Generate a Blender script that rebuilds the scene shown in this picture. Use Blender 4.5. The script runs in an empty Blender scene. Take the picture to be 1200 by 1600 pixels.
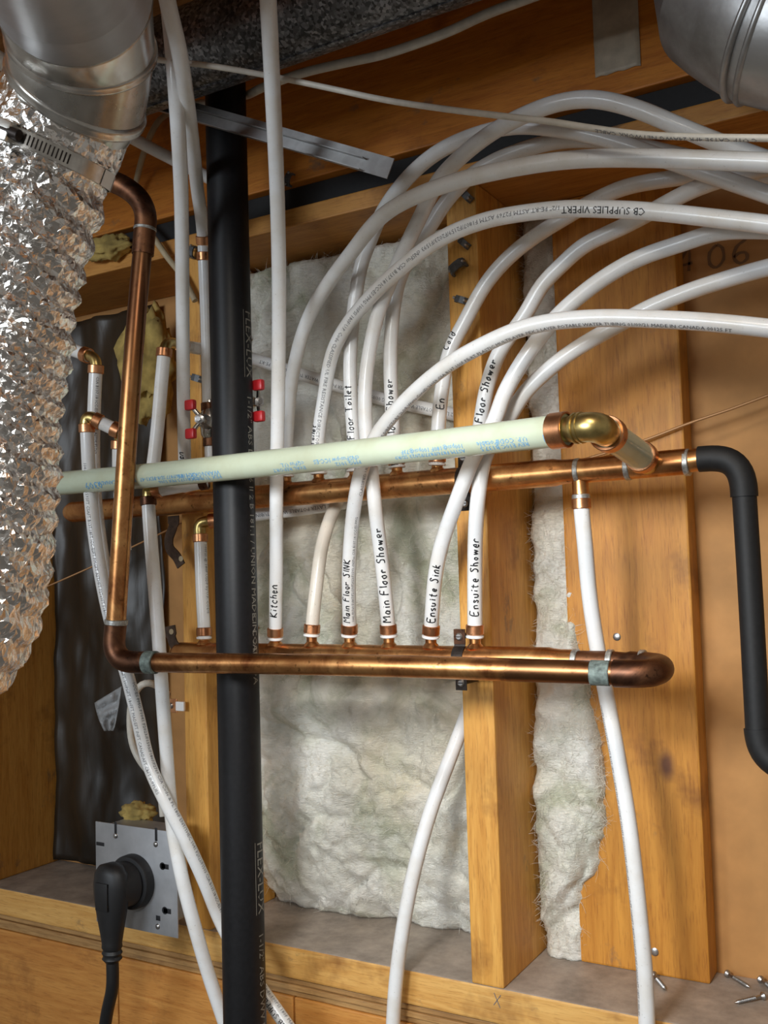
import bpy, bmesh, math, random
from mathutils import Vector, Matrix, noise
random.seed(7)
S = bpy.context.scene
COL = S.collection
# ------------------------------------------------------------------ camera
F, TH, PITCH, ROLL = 1540.0, math.radians(30), math.radians(3.55), math.radians(1.66)
CAM = Vector((0.46528, -1.001, 0.45045))          # metres; X along the wall, Y into the wall, Z up; bottom plate top is z=0
_f0 = Vector((-math.sin(TH), math.cos(TH), 0)); _r0 = Vector((math.cos(TH), math.sin(TH), 0)); _z = Vector((0, 0, 1))
FW = _f0*math.cos(PITCH) + _z*math.sin(PITCH)
_u0 = -_f0*math.sin(PITCH) + _z*math.cos(PITCH)
RT = _r0*math.cos(ROLL) - _u0*math.sin(ROLL)
UP = _r0*math.sin(ROLL) + _u0*math.cos(ROLL)
cd = bpy.data.cameras.new('camera'); cd.sensor_fit = 'HORIZONTAL'; cd.sensor_width = 36; cd.lens = 36*F/1200; cd.clip_start = 0.02
cam = bpy.data.objects.new('camera', cd); COL.objects.link(cam); S.camera = cam
cam.matrix_world = Matrix(((RT.x, UP.x, -FW.x, CAM.x), (RT.y, UP.y, -FW.y, CAM.y), (RT.z, UP.z, -FW.z, CAM.z), (0, 0, 0, 1)))
# ------------------------------------------------------------------ world, lights, exposure
W = bpy.data.worlds.new('world'); S.world = W; W.use_nodes = True
W.node_tree.nodes['Background'].inputs[0].default_value = (1.0, 0.93, 0.84, 1)
W.node_tree.nodes['Background'].inputs[1].default_value = 0.21
def light(name, kind, loc, target, energy, col, size, sy=None):
    d = bpy.data.lights.new(name, kind); d.energy = energy; d.color = col
    if kind == 'AREA':
        d.size = size
        if sy: d.shape = 'RECTANGLE'; d.size_y = sy
    else: d.shadow_soft_size = size
    o = bpy.data.objects.new(name, d); COL.objects.link(o); o.location = loc
    o.rotation_euler = (Vector(target)-Vector(loc)).to_track_quat('-Z', 'Y').to_euler(); return o
light('ceiling_bulb', 'POINT', (0.385, -0.885, 1.12), (0, 0, 0), 12.5, (1.0, 0.95, 0.86), 0.10)
light('window_daylight', 'AREA', (-0.7, -2.9, 0.85), (-0.2, 0, 0.45), 34.0, (0.82, 0.91, 1.0), 1.0, 0.6)
wl = light('work_lamp', 'SPOT', (0.10, -0.98, 0.66), (-0.05, 0, 0.27), 36.0, (0.95, 0.98, 1.0), 0.09); wl.data.spot_size = math.radians(60); wl.data.spot_blend = 0.9
S.view_settings.view_transform = 'Standard'; S.view_settings.look = 'None'
S.view_settings.exposure = 0.0; S.view_settings.gamma = 1.0; S.view_settings.use_curve_mapping = False

# ------------------------------------------------------------------ helpers
def ray(px, py): return FW + RT*((px-600)/F) - UP*((py-800)/F)
def at(px, py, Y):
    d = ray(px, py); return CAM + d*((Y-CAM.y)/d.y)
def atz(px, py, z):
    d = ray(px, py); return CAM + d*((z-CAM.z)/d.z)
def atd(px, py, D): return CAM + ray(px, py)*D
ORG = {}
def reg(o, origin, parent):
    ORG[o.name] = Vector(origin)
    COL.objects.link(o)
    if parent is not None:
        o.parent = parent; o.location = Vector(origin) - ORG[parent.name]
    else: o.location = origin
    return o
def mesh(name, verts, faces, mat, parent=None, origin=None, smooth=False):
    verts = [Vector(v) for v in verts]
    if origin is None:
        mn = [min(v[i] for v in verts) for i in range(3)]; mx = [max(v[i] for v in verts) for i in range(3)]
        origin = Vector(((mn[0]+mx[0])/2, (mn[1]+mx[1])/2, mn[2]))
    origin = Vector(origin)
    me = bpy.data.meshes.new(name); me.from_pydata([v-origin for v in verts], [], faces); me.validate()
    if smooth: me.shade_smooth()
    me.materials.append(mat)
    return reg(bpy.data.objects.new(name, me), origin, parent)
def empty(name, loc):
    o = bpy.data.objects.new(name, None); o.empty_display_size = 0.03; return reg(o, loc, None)
def tag(o, label=None, cat=None, group=None, kind=None):
    if label: o['label'] = label
    if cat: o['category'] = cat
    if group: o['group'] = group
    if kind: o['kind'] = kind
    return o
def join(*parts):
    V, Fc = [], []
    for v, f in parts:
        n = len(V); V += list(v); Fc += [tuple(i+n for i in q) for q in f]
    return V, Fc
def box(x0, x1, y0, y1, z0, z1, b=0.0):
    """box with chamfered edges"""
    bm = bmesh.new(); bmesh.ops.create_cube(bm, size=1)
    for v in bm.verts: v.co = Vector(((x0+x1)/2+v.co.x*(x1-x0), (y0+y1)/2+v.co.y*(y1-y0), (z0+z1)/2+v.co.z*(z1-z0)))
    if b: bmesh.ops.bevel(bm, geom=bm.edges[:], offset=b, segments=2, affect='EDGES', profile=0.6)
    bm.verts.index_update(); r = ([v.co.copy() for v in bm.verts], [tuple(v.index for v in f.verts) for f in bm.faces]); bm.free(); return r
def xform(vf, M): return [M @ Vector(v) for v in vf[0]], vf[1]
def frame_from(z, x=None):
    z = Vector(z).normalized()
    x = Vector(x) if x is not None else (Vector((0, 0, 1)) if abs(z.z) < 0.9 else Vector((1, 0, 0)))
    y = z.cross(x).normalized(); x = y.cross(z).normalized()
    return x, y, z
def placed(vf, loc, z, x=None):
    X, Y, Z = frame_from(z, x); L = Vector(loc)
    return [L + X*v[0] + Y*v[1] + Z*v[2] for v in vf[0]], vf[1]
def lathe(prof, n=20, cap=True):
    """prof: (radius, height) list, axis z"""
    V, Fc = [], []
    for r, h in prof:
        for i in range(n):
            a = 2*math.pi*i/n; V.append((r*math.cos(a), r*math.sin(a), h))
    for k in range(len(prof)-1):
        for i in range(n):
            j = (i+1) % n; Fc.append((k*n+i, k*n+j, (k+1)*n+j, (k+1)*n+i))
    if cap: Fc.append(tuple(range(n))[::-1]); Fc.append(tuple((len(prof)-1)*n+i for i in range(n)))
    return V, Fc
def cyl(p, q, r, n=20, b=0.0006, r2=None):
    p, q = Vector(p), Vector(q); L = (q-p).length; r2 = r if r2 is None else r2
    return placed(lathe([(r-b, 0), (r, b), (r2, L-b), (r2-b, L)], n), p, q-p)
def ringcyl(c, d, ri, ro, L, n=24):
    """sleeve around axis d centred at c"""
    b = min(0.0007, L*0.2)
    return placed(lathe([(ri, -L/2), (ro-b, -L/2), (ro, -L/2+b), (ro, L/2-b), (ro-b, L/2), (ri, L/2)], n, False), c, d)
class Path:
    def __init__(s, pts, step=0.006):
        P = [Vector(p) for p in pts]
        if len(P) == 2: P = [P[0], P[0].lerp(P[1], .5), P[1]]
        E = [P[0]*2-P[1]] + P + [P[-1]*2-P[-2]]
        out = []
        for i in range(1, len(E)-2):
            p0, p1, p2, p3 = E[i-1:i+3]
            d01 = max((p1-p0).length, 1e-6)**.5; d12 = max((p2-p1).length, 1e-6)**.5; d23 = max((p3-p2).length, 1e-6)**.5
            m1 = (p2-p1)+((p1-p0)/d01-(p2-p0)/(d01+d12))*d12
            m2 = (p2-p1)+((p3-p2)/d23-(p3-p1)/(d12+d23))*d12
            n = max(3, int((p2-p1).length/step))
            for k in range(n):
                t = k/n; t2, t3 = t*t, t*t*t
                out.append(p1*(2*t3-3*t2+1)+m1*(t3-2*t2+t)+p2*(-2*t3+3*t2)+m2*(t3-t2))
        out.append(P[-1])
        for _ in range(3 if len(pts) > 3 else 0):
            out = [out[0]]+[(out[i-1]+out[i]*2+out[i+1])/4 for i in range(1, len(out)-1)]+[out[-1]]
        s.p = out; s.T = []
        for i in range(len(out)):
            a = out[max(i-1, 0)]; b = out[min(i+1, len(out)-1)]; s.T.append((b-a).normalized())
        s.s = [0.0]
        for i in range(1, len(out)): s.s.append(s.s[-1]+(out[i]-out[i-1]).length)
        s.L = s.s[-1]
    def ev(s, q):
        q = min(max(q, 0), s.L-1e-6); lo, hi = 0, len(s.s)-1
        while hi-lo > 1:
            m = (lo+hi)//2
            if s.s[m] <= q: lo = m
            else: hi = m
        t = (q-s.s[lo])/max(s.s[hi]-s.s[lo], 1e-9)
        return s.p[lo].lerp(s.p[hi], t), s.T[lo].lerp(s.T[hi], t).normalized()
    def near(s, px, py):
        best = None
        for i, p in enumerate(s.p):
            v = p-CAM; z = v.dot(FW); x = 600+F*v.dot(RT)/z; y = 800-F*v.dot(UP)/z
            d = (x-px)**2+(y-py)**2
            if best is None or d < best[0]: best = (d, s.s[i])
        return best[1]
def sweep(path, r, n=16, cap=True, bev=0.0, wob=0.0):
    V, Fc = [], []
    T = path.T; X = None
    rf = r if callable(r) else (lambda q: r)
    for i, p in enumerate(path.p):
        if X is None: X = frame_from(T[0])[0]
        X = (X-T[i]*X.dot(T[i])).normalized(); Y = T[i].cross(X)
        rr = rf(path.s[i])
        for k in range(n):
            a = 2*math.pi*k/n; V.append(p+(X*math.cos(a)+Y*math.sin(a))*rr)
    m = len(path.p)
    for i in range(m-1):
        for k in range(n):
            j = (k+1) % n; Fc.append((i*n+k, i*n+j, (i+1)*n+j, (i+1)*n+k))
    if cap: Fc.append(tuple(range(n))[::-1]); Fc.append(tuple((m-1)*n+k for k in range(n)))
    return V, Fc
# ------------------------------------------------------------------ materials
def nodes(name):
    m = bpy.data.materials.new(name); m.use_nodes = True; nt = m.node_tree
    return m, nt, nt.nodes['Principled BSDF']
def nn(nt, t, **kw):
    n = nt.nodes.new(t)
    for k, v in kw.items(): setattr(n, k, v)
    return n
def ramp(nt, fac, stops):
    r = nn(nt, 'ShaderNodeValToRGB'); e = r.color_ramp.elements
    while len(e) < len(stops): e.new(0.5)
    for el, (p, c) in zip(e, stops): el.position = p; el.color = (*c, 1)
    nt.links.new(fac, r.inputs[0]); return r.outputs[0]
def coords(nt, scale=(1, 1, 1), rnd=True):
    tc = nn(nt, 'ShaderNodeTexCoord'); mp = nn(nt, 'ShaderNodeMapping'); mp.inputs['Scale'].default_value = scale
    nt.links.new(tc.outputs['Object'], mp.inputs[0])
    if rnd:
        oi = nn(nt, 'ShaderNodeObjectInfo'); mm = nn(nt, 'ShaderNodeMath', operation='MULTIPLY'); mm.inputs[1].default_value = 37.0
        nt.links.new(oi.outputs['Random'], mm.inputs[0]); nt.links.new(mm.outputs[0], mp.inputs['Location'])
    return mp.outputs[0]
def tex(nt, vec, scale, detail=3, rough=0.55, dist=0.0):
    n = nn(nt, 'ShaderNodeTexNoise'); n.inputs['Scale'].default_value = scale; n.inputs['Detail'].default_value = detail
    n.inputs['Roughness'].default_value = rough; n.inputs['Distortion'].default_value = dist
    nt.links.new(vec, n.inputs['Vector']); return n.outputs['Fac']
def mix(nt, a, b, fac, mode='MIX'):
    m = nn(nt, 'ShaderNodeMix', data_type='RGBA', blend_type=mode)
    for s, v in ((m.inputs[0], fac), (m.inputs[6], a), (m.inputs[7], b)):
        if isinstance(v, tuple): s.default_value = (*v, 1)
        elif isinstance(v, (int, float)): s.default_value = v
        else: nt.links.new(v, s)
    return m.outputs[2]
def bump(nt, bsdf, h, strength, dist=0.001):
    b = nn(nt, 'ShaderNodeBump'); b.inputs['Strength'].default_value = strength; b.inputs['Distance'].default_value = dist
    nt.links.new(h, b.inputs['Height']); nt.links.new(b.outputs[0], bsdf.inputs['Normal'])
def plain(name, col, rough=0.5, metal=0.0, var=0.0, vs=60, **kw):
    m, nt, b = nodes(name); b.inputs['Roughness'].default_value = rough; b.inputs['Metallic'].default_value = metal
    if var:
        f = tex(nt, coords(nt), vs, 4)
        nt.links.new(ramp(nt, f, [(0.3, tuple(c*(1-var) for c in col)), (0.7, tuple(min(1, c*(1+var*.4)) for c in col))]), b.inputs['Base Color'])
    else: b.inputs['Base Color'].default_value = (*col, 1)
    for k, v in kw.items(): b.inputs[k].default_value = v
    return m
def wood(name, dark, lite, axis='Z', dust=None, rough=0.55):
    m, nt, b = nodes(name); b.inputs['Roughness'].default_value = rough
    sc = {'X': (1.2, 14, 14), 'Y': (14, 1.2, 14), 'Z': (14, 14, 1.2)}[axis]
    v = coords(nt, sc)
    g = tex(nt, v, 5.0, 5, 0.6, 1.2)
    fine = tex(nt, coords(nt, tuple(s*6 for s in sc)), 6.0, 3, 0.6)
    c = ramp(nt, g, [(0.25, dark), (0.5, tuple((a+e)/2 for a, e in zip(dark, lite))), (0.72, lite)])
    c = mix(nt, c, mix(nt, c, (0.45, 0.3, 0.16), 0.55, 'MULTIPLY'), ramp(nt, fine, [(0.52, (0, 0, 0)), (0.75, (1, 1, 1))]))
    vo = nn(nt, 'ShaderNodeTexVoronoi'); vo.inputs['Scale'].default_value = 7.0; vo.inputs['Randomness'].default_value = 1.0
    nt.links.new(coords(nt, tuple(1.0 if s > 5 else 0.55 for s in sc)), vo.inputs['Vector'])
    kn = ramp(nt, vo.outputs['Distance'], [(0.03, (1, 1, 1)), (0.085, (0, 0, 0))])
    c = mix(nt, c, (0.16, 0.055, 0.015), kn)
    st = tex(nt, coords(nt), 9.0, 5, 0.65)
    c = mix(nt, c, mix(nt, c, (0.35, 0.25, 0.18), 0.8, 'MULTIPLY'), ramp(nt, st, [(0.56, (0, 0, 0)), (0.74, (1, 1, 1))]))
    sc_ = tex(nt, coords(nt, tuple(0.6 if q < 5 else 1.0 for q in sc)), 21.0, 6, 0.7)
    c = mix(nt, c, (0.13, 0.10, 0.07), ramp(nt, sc_, [(0.62, (0, 0, 0)), (0.74, (0.8, 0.8, 0.8))]))
    if dust:
        ge = nn(nt, 'ShaderNodeNewGeometry'); sx = nn(nt, 'ShaderNodeSeparateXYZ'); nt.links.new(ge.outputs['Normal'], sx.inputs[0])
        f = ramp(nt, sx.outputs['Z'], [(0.6, (0, 0, 0)), (0.9, (1, 1, 1))])
        dn = ramp(nt, tex(nt, coords(nt), 25, 6, 0.7), [(0.3, tuple(x*0.6 for x in dust)), (0.7, tuple(x*1.25 for x in dust))])
        c = mix(nt, c, dn, f)
    nt.links.new(c, b.inputs['Base Color']); bump(nt, b, fine, 0.25, 0.0008)
    return m
M = {}
M['stud'] = wood('stud_wood', (0.54, 0.23, 0.032), (0.78, 0.42, 0.095), 'Z')
M['board'] = wood('board_wood', (0.44, 0.165, 0.014), (0.64, 0.29, 0.040), 'Z')
M['plate'] = wood('plate_wood', (0.58, 0.28, 0.06), (0.80, 0.48, 0.15), 'X', dust=(0.36, 0.30, 0.245))
M['tplate'] = wood('top_plate_wood', (0.44, 0.18, 0.03), (0.62, 0.30, 0.065), 'X')
M['joist'] = wood('joist_wood', (0.48, 0.14, 0.010), (0.72, 0.27, 0.030), 'X')
M['rim'] = wood('rim_wood', (0.48, 0.18, 0.03), (0.68, 0.32, 0.075), 'X')
M['ply'] = wood('plywood_edge', (0.28, 0.14, 0.045), (0.55, 0.32, 0.12), 'X')
M['sheath'] = plain('sheathing_board', (0.50, 0.245, 0.075), 0.7, var=0.14, vs=30)
M['concrete'] = plain('grey_concrete', (0.26, 0.25, 0.23), 0.85, var=0.3, vs=3)
def pexmat(name, col, rough=0.28, dirt=0.0):
    m, nt, b = nodes(name); b.inputs['Roughness'].default_value = rough
    b.inputs['Coat Weight'].default_value = 0.15; b.inputs['Subsurface Weight'].default_value = 0.0
    f = tex(nt, coords(nt), 30, 4); f2 = tex(nt, coords(nt), 420, 2)
    c = mix(nt, col, tuple(x*y for x, y in zip(col, (0.90, 0.86, 0.80))), ramp(nt, f, [(0.45, (0, 0, 0)), (0.75, (1, 1, 1))]))
    if dirt: c = mix(nt, c, (0.25, 0.2, 0.15), ramp(nt, f2, [(0.66, (0, 0, 0)), (0.78, (dirt, dirt, dirt))]))
    nt.links.new(c, b.inputs['Base Color']); return m
M['pex'] = pexmat('white_pex', (0.82, 0.825, 0.82), dirt=0.35)
M['pexd'] = pexmat('dirty_pex', (0.70, 0.64, 0.55), dirt=0.7)
M['green'] = pexmat('pale_green_pex', (0.57, 0.64, 0.49), 0.22)
def copper(name, cols, rough=(0.18, 0.42), tarn=None):
    m, nt, b = nodes(name); b.inputs['Metallic'].default_value = 1.0
    f = tex(nt, coords(nt, (1, 1, 1)), 22, 6, 0.68, 0.6)
    f2 = tex(nt, coords(nt), 140, 3)
    c = ramp(nt, f, [(0.30, cols[0]), (0.48, cols[1]), (0.66, cols[2])])
    c = mix(nt, c, tuple(x*0.35 for x in cols[0]), ramp(nt, f2, [(0.62, (0, 0, 0)), (0.72, (0.7, 0.7, 0.7))]))
    if tarn:
        tc = nn(nt, 'ShaderNodeTexCoord'); sz = nn(nt, 'ShaderNodeSeparateXYZ'); nt.links.new(tc.outputs['Generated'], sz.inputs[0])
        ad = nn(nt, 'ShaderNodeMath', operation='MULTIPLY_ADD'); ad.inputs[1].default_value = 0.35; nt.links.new(f, ad.inputs[0]); nt.links.new(sz.outputs[tarn[0]], ad.inputs[2])
        c = mix(nt, c, (0.13, 0.055, 0.028), ramp(nt, ad.outputs[0], [(p_, (v_,)*3) for p_, v_ in tarn[1]]))
    nt.links.new(c, b.inputs['Base Color'])
    r = nn(nt, 'ShaderNodeMapRange'); r.inputs[3].default_value = rough[0]; r.inputs[4].default_value = rough[1]; nt.links.new(f, r.inputs[0])
    nt.links.new(r.outputs[0], b.inputs['Roughness']); return m
M['copper'] = copper('worn_copper', [(0.30, 0.115, 0.045), (0.58, 0.27, 0.10), (0.78, 0.43, 0.17)], (0.22, 0.46))
M['copdark'] = copper('oxidised_copper', [(0.05, 0.028, 0.02), (0.13, 0.06, 0.035), (0.26, 0.12, 0.06)], (0.3, 0.6))
M['copmid'] = copper('tarnished_copper', [(0.10, 0.042, 0.022), (0.22, 0.095, 0.045), (0.38, 0.175, 0.08)], (0.25, 0.5))
M['copriser'] = copper('riser_copper', [(0.30, 0.115, 0.045), (0.58, 0.27, 0.10), (0.78, 0.43, 0.17)], (0.22, 0.46), ('Z', [(0.10, 0.55), (0.24, 0.0), (0.62, 0.1), (0.95, 0.9)]))
M['copreturn'] = copper('return_copper', [(0.30, 0.115, 0.045), (0.58, 0.27, 0.10), (0.78, 0.43, 0.17)], (0.22, 0.46), ('X', [(0.22, 0.75), (0.42, 0.0), (0.95, 0.0), (1.0, 0.85)]))
M['ring'] = copper('crimp_copper', [(0.40, 0.17, 0.08), (0.66, 0.31, 0.15), (0.80, 0.42, 0.22)], (0.25, 0.45))
M['solder'] = plain('solder', (0.55, 0.55, 0.52), 0.45, 0.8, var=0.5, vs=300)
M['patina'] = plain('green_flux_stain', (0.20, 0.25, 0.23), 0.7, 0.3, var=0.6, vs=200)
M['brass'] = plain('brass', (0.62, 0.47, 0.18), 0.33, 1.0, var=0.35, vs=90)
M['nickel'] = plain('nickel', (0.62, 0.60, 0.56), 0.25, 1.0, var=0.3, vs=120)
M['red'] = plain('red_plastic', (0.55, 0.02, 0.025), 0.35)
M['white'] = plain('white_plastic', (0.85, 0.85, 0.84), 0.4)
M['abs'] = plain('black_abs', (0.008, 0.008, 0.009), 0.45, var=0.3, vs=200, **{'Specular IOR Level': 0.28})
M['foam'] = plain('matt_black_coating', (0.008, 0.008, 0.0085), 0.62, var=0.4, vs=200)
M['rubber'] = plain('black_rubber', (0.010, 0.010, 0.011), 0.5, var=0.2, vs=100)
M['blackiron'] = plain('dark_iron', (0.05, 0.04, 0.035), 0.5, 0.7, var=0.5, vs=150)
M['rust'] = plain('rusty_iron', (0.085, 0.05, 0.032), 0.6, 0.4, var=0.5, vs=150)
M['ink'] = plain('black_ink', (0.01, 0.01, 0.012), 0.5)
M['print'] = plain('grey_print', (0.15, 0.15, 0.16), 0.5)
M['blue'] = plain('blue_print', (0.16, 0.42, 0.72), 0.5)
M['emboss'] = plain('pale_print', (0.22, 0.21, 0.18), 0.5)
M['staple'] = plain('grey_staple_plastic', (0.11, 0.115, 0.12), 0.45, 0.2, var=0.3, vs=200)
M['cable'] = plain('white_cable', (0.66, 0.62, 0.54), 0.45, var=0.15, vs=80)
M['tan'] = plain('tan_cable', (0.50, 0.40, 0.25), 0.5, var=0.2, vs=80)
M['wire'] = plain('brown_wire', (0.42, 0.22, 0.09), 0.45, 0.3)
M['tape'] = plain('grey_duct_tape', (0.54, 0.47, 0.36), 0.5, 0.0, var=0.25, vs=60)
M['foiltape'] = plain('grey_foil_tape', (0.40, 0.40, 0.41), 0.36, 0.45, var=0.15, vs=30)
M['steel'] = plain('screw_steel', (0.42, 0.41, 0.40), 0.35, 1.0)
M['platesteel'] = plain('plate_steel', (0.47, 0.48, 0.50), 0.48, 0.75, var=0.22, vs=25)
def galv(name, lo, hi, scale=120, rough=0.38):
    m, nt, b = nodes(name); b.inputs['Metallic'].default_value = 0.9
    vo = nn(nt, 'ShaderNodeTexVoronoi'); vo.inputs['Scale'].default_value = scale; nt.links.new(coords(nt), vo.inputs['Vector'])
    f = tex(nt, coords(nt), 14, 5, 0.6)
    sp = nn(nt, 'ShaderNodeSeparateColor'); nt.links.new(vo.outputs['Color'], sp.inputs[0])
    c = ramp(nt, sp.outputs[0], [(0.1, lo), (0.75, tuple((a+e)/2 for a, e in zip(lo, hi))), (0.95, hi)])
    c = mix(nt, c, mix(nt, c, (0.45, 0.43, 0.40), 0.8, 'MULTIPLY'), ramp(nt, f, [(0.42, (0, 0, 0)), (0.68, (1, 1, 1))]))
    nt.links.new(c, b.inputs['Base Color'])
    r = nn(nt, 'ShaderNodeMapRange'); r.inputs[3].default_value = rough-0.1; r.inputs[4].default_value = rough+0.15; nt.links.new(sp.outputs[1] if scale > 100 else f, r.inputs[0])
    nt.links.new(r.outputs[0], b.inputs['Roughness']); bump(nt, b, f, 0.15 if scale > 100 else 0.4, 0.002); return m
M['galv'] = galv('spangled_galvanised', (0.09, 0.095, 0.10), (0.46, 0.48, 0.52), 330, 0.45)
M['galvs'] = galv('smooth_galvanised', (0.60, 0.58, 0.54), (0.64, 0.62, 0.58), 40, 0.22)
M['galvb'] = galv('brushed_galvanised', (0.46, 0.46, 0.46), (0.48, 0.48, 0.48), 90, 0.40)
m, nt, b = nodes('aluminium_foil'); b.inputs['Metallic'].default_value = 1.0; b.inputs['Base Color'].default_value = (0.84, 0.82, 0.79, 1); b.inputs['Roughness'].default_value = 0.21
bump(nt, b, tex(nt, coords(nt, rnd=False), 150, 3, 0.5, 1.5), 0.30, 0.003); M['foil'] = m
m, nt, b = nodes('fibreglass_wool'); b.inputs['Roughness'].default_value = 1.0; b.inputs['Specular IOR Level'].default_value = 0.05
v = coords(nt); f = tex(nt, v, 9, 6, 0.6, 0.8); f2 = tex(nt, v, 5, 4, 0.5, 0.5); f3 = tex(nt, coords(nt, (1, 1, 3)), 160, 5, 0.7, 1.0)
c = ramp(nt, f, [(0.36, (0.55, 0.56, 0.42)), (0.46, (0.84, 0.82, 0.71)), (0.60, (0.94, 0.92, 0.84))])
c = mix(nt, c, (0.86, 0.75, 0.56), ramp(nt, f2, [(0.48, (0, 0, 0)), (0.66, (0.65, 0.65, 0.65))]))
nt.links.new(c, b.inputs['Base Color'])
bm2 = nn(nt, 'ShaderNodeMath', operation='ADD'); nt.links.new(f3, bm2.inputs[0]); nt.links.new(tex(nt, v, 45, 5, 0.65, 0.6), bm2.inputs[1])
bump(nt, b, bm2.outputs[0], 0.75, 0.005); M['wool'] = m
M['yellow'] = plain('yellow_wool', (0.50, 0.36, 0.11), 1.0, var=0.5, vs=40)
m, nt, b = nodes('black_plastic_sheet'); b.inputs['Roughness'].default_value = 0.42
nt.links.new(ramp(nt, tex(nt, coords(nt, (1, 1, 0.4)), 7, 4), [(0.35, (0.014, 0.010, 0.006)), (0.7, (0.055, 0.037, 0.021))]), b.inputs['Base Color'])
bump(nt, b, tex(nt, coords(nt, (3, 1, 0.7)), 6, 4, 0.5, 1.0), 0.2, 0.006); M['sheet'] = m

# ------------------------------------------------------------------ lettering on tubes
STROKES = {
 'K': [[(0, 0), (0, 1)], [(.55, .95), (.05, .42), (.6, 0)]], 'i': [[(.1, 0), (.1, .5)], [(.1, .68), (.12, .76)]],
 't': [[(.2, .85), (.18, .1), (.35, 0)], [(0, .55), (.42, .58)]], 'c': [[(.42, .45), (.2, .52), (.02, .28), (.15, .02), (.42, .08)]],
 'h': [[(0, 1), (0, 0)], [(0, .35), (.2, .52), (.36, .38), (.38, 0)]], 'e': [[(.02, .28), (.36, .3), (.3, .5), (.1, .48), (.02, .2), (.18, 0), (.4, .08)]],
 'n': [[(0, .5), (0, 0)], [(0, .33), (.2, .52), (.36, .4), (.38, 0)]], 'M': [[(0, 0), (.05, 1), (.35, .45), (.65, 1), (.72, 0)]],
 'a': [[(.36, .46), (.12, .5), (.02, .2), (.18, 0), (.36, .2), (.38, .48), (.38, .1), (.46, 0)]], 'F': [[(0, 0), (.03, 1), (.5, 1)], [(.02, .55), (.4, .57)]],
 'l': [[(.1, 1), (.1, 0)]], 'o': [[(.2, .5), (.02, .28), (.18, 0), (.38, .2), (.3, .47), (.2, .5)]], 'r': [[(0, .5), (.02, 0)], [(.02, .3), (.2, .5), (.36, .46)]],
 'S': [[(.48, .85), (.25, 1), (.05, .78), (.4, .42), (.38, .08), (.15, 0), (0, .12)]], 'w': [[(0, .5), (.12, 0), (.27, .4), (.42, 0), (.55, .5)]],
 'E': [[(.5, 1), (0, .95), (.02, 0), (.52, .02)], [(.02, .5), (.4, .52)]], 's': [[(.34, .45), (.12, .5), (.06, .33), (.32, .18), (.24, 0), (.02, .05)]],
 'u': [[(0, .5), (.03, .08), (.2, 0), (.36, .2), (.38, .5), (.4, 0)]], 'k': [[(0, 1), (0, 0)], [(.34, .55), (.03, .25), (.38, 0)]],
 'T': [[(0, 1), (.6, 1)], [(.3, 1), (.3, 0)]], 'd': [[(.36, .45), (.1, .5), (.02, .2), (.2, 0), (.38, .2), (.38, 1), (.4, 0)]],
 'C': [[(.5, .8), (.25, 1), (.02, .6), (.1, .1), (.35, 0), (.52, .15)]], 'I': [[(.1, 1), (.1, 0)]], 'N': [[(0, 0), (0, 1), (.5, 0), (.52, 1)]],
 '0': [[(.28, 1), (.03, .7), (.05, .2), (.3, 0), (.55, .3), (.5, .8), (.28, 1)]], '6': [[(.45, 1), (.12, .75), (.02, .3), (.25, 0), (.5, .15), (.45, .42), (.2, .45), (.04, .3)]],
 '4': [[(.4, 0), (.4, 1), (0, .35), (.55, .35)]], 'X': [[(0, 0), (.5, 1)], [(0, 1), (.5, 0)]], '1': [[(.1, 1), (.1, 0)]],
}
def stroke_text(body, h, wdt, jit=0.03, gap=0.22):
    """hand lettering as flat ribbons: (verts2d, faces)"""
    rnd = random.Random(body); V, Fc = [], []; x = 0.0
    for ch in body:
        if ch == ' ': x += 0.5*h; continue
        st = STROKES[ch]; mw = max(p[0] for s in st for p in s)
        for s in st:
            pts = [Vector((x+(p[0]+rnd.uniform(-jit, jit))*h+0.12*h*p[1]*0.5, (p[1]+rnd.uniform(-jit, jit)*1.5)*h)) for p in s]
            q = []
            for i in range(len(pts)-1):
                k = 3
                for j in range(k):
                    t = j/k; p0 = pts[max(i-1, 0)]; p1 = pts[i]; p2 = pts[i+1]; p3 = pts[min(i+2, len(pts)-1)]
                    q.append(0.5*((2*p1)+(p2-p0)*t+(2*p0-5*p1+4*p2-p3)*t*t+(3*p1-p0-3*p2+p3)*t**3))
            q.append(pts[-1]); b0 = len(V)
            for i, p in enumerate(q):
                d = (q[min(i+1, len(q)-1)]-q[max(i-1, 0)]); d = d.normalized() if d.length > 1e-9 else Vector((1, 0)); n = Vector((-d.y, d.x))*wdt/2*rnd.uniform(.75, 1.1)
                V += [p+n, p-n]
            for i in range(len(q)-1): Fc.append((b0+2*i, b0+2*i+1, b0+2*i+3, b0+2*i+2))
        x += (mw+gap)*h
    return V, Fc, x
_tc = {}
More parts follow.
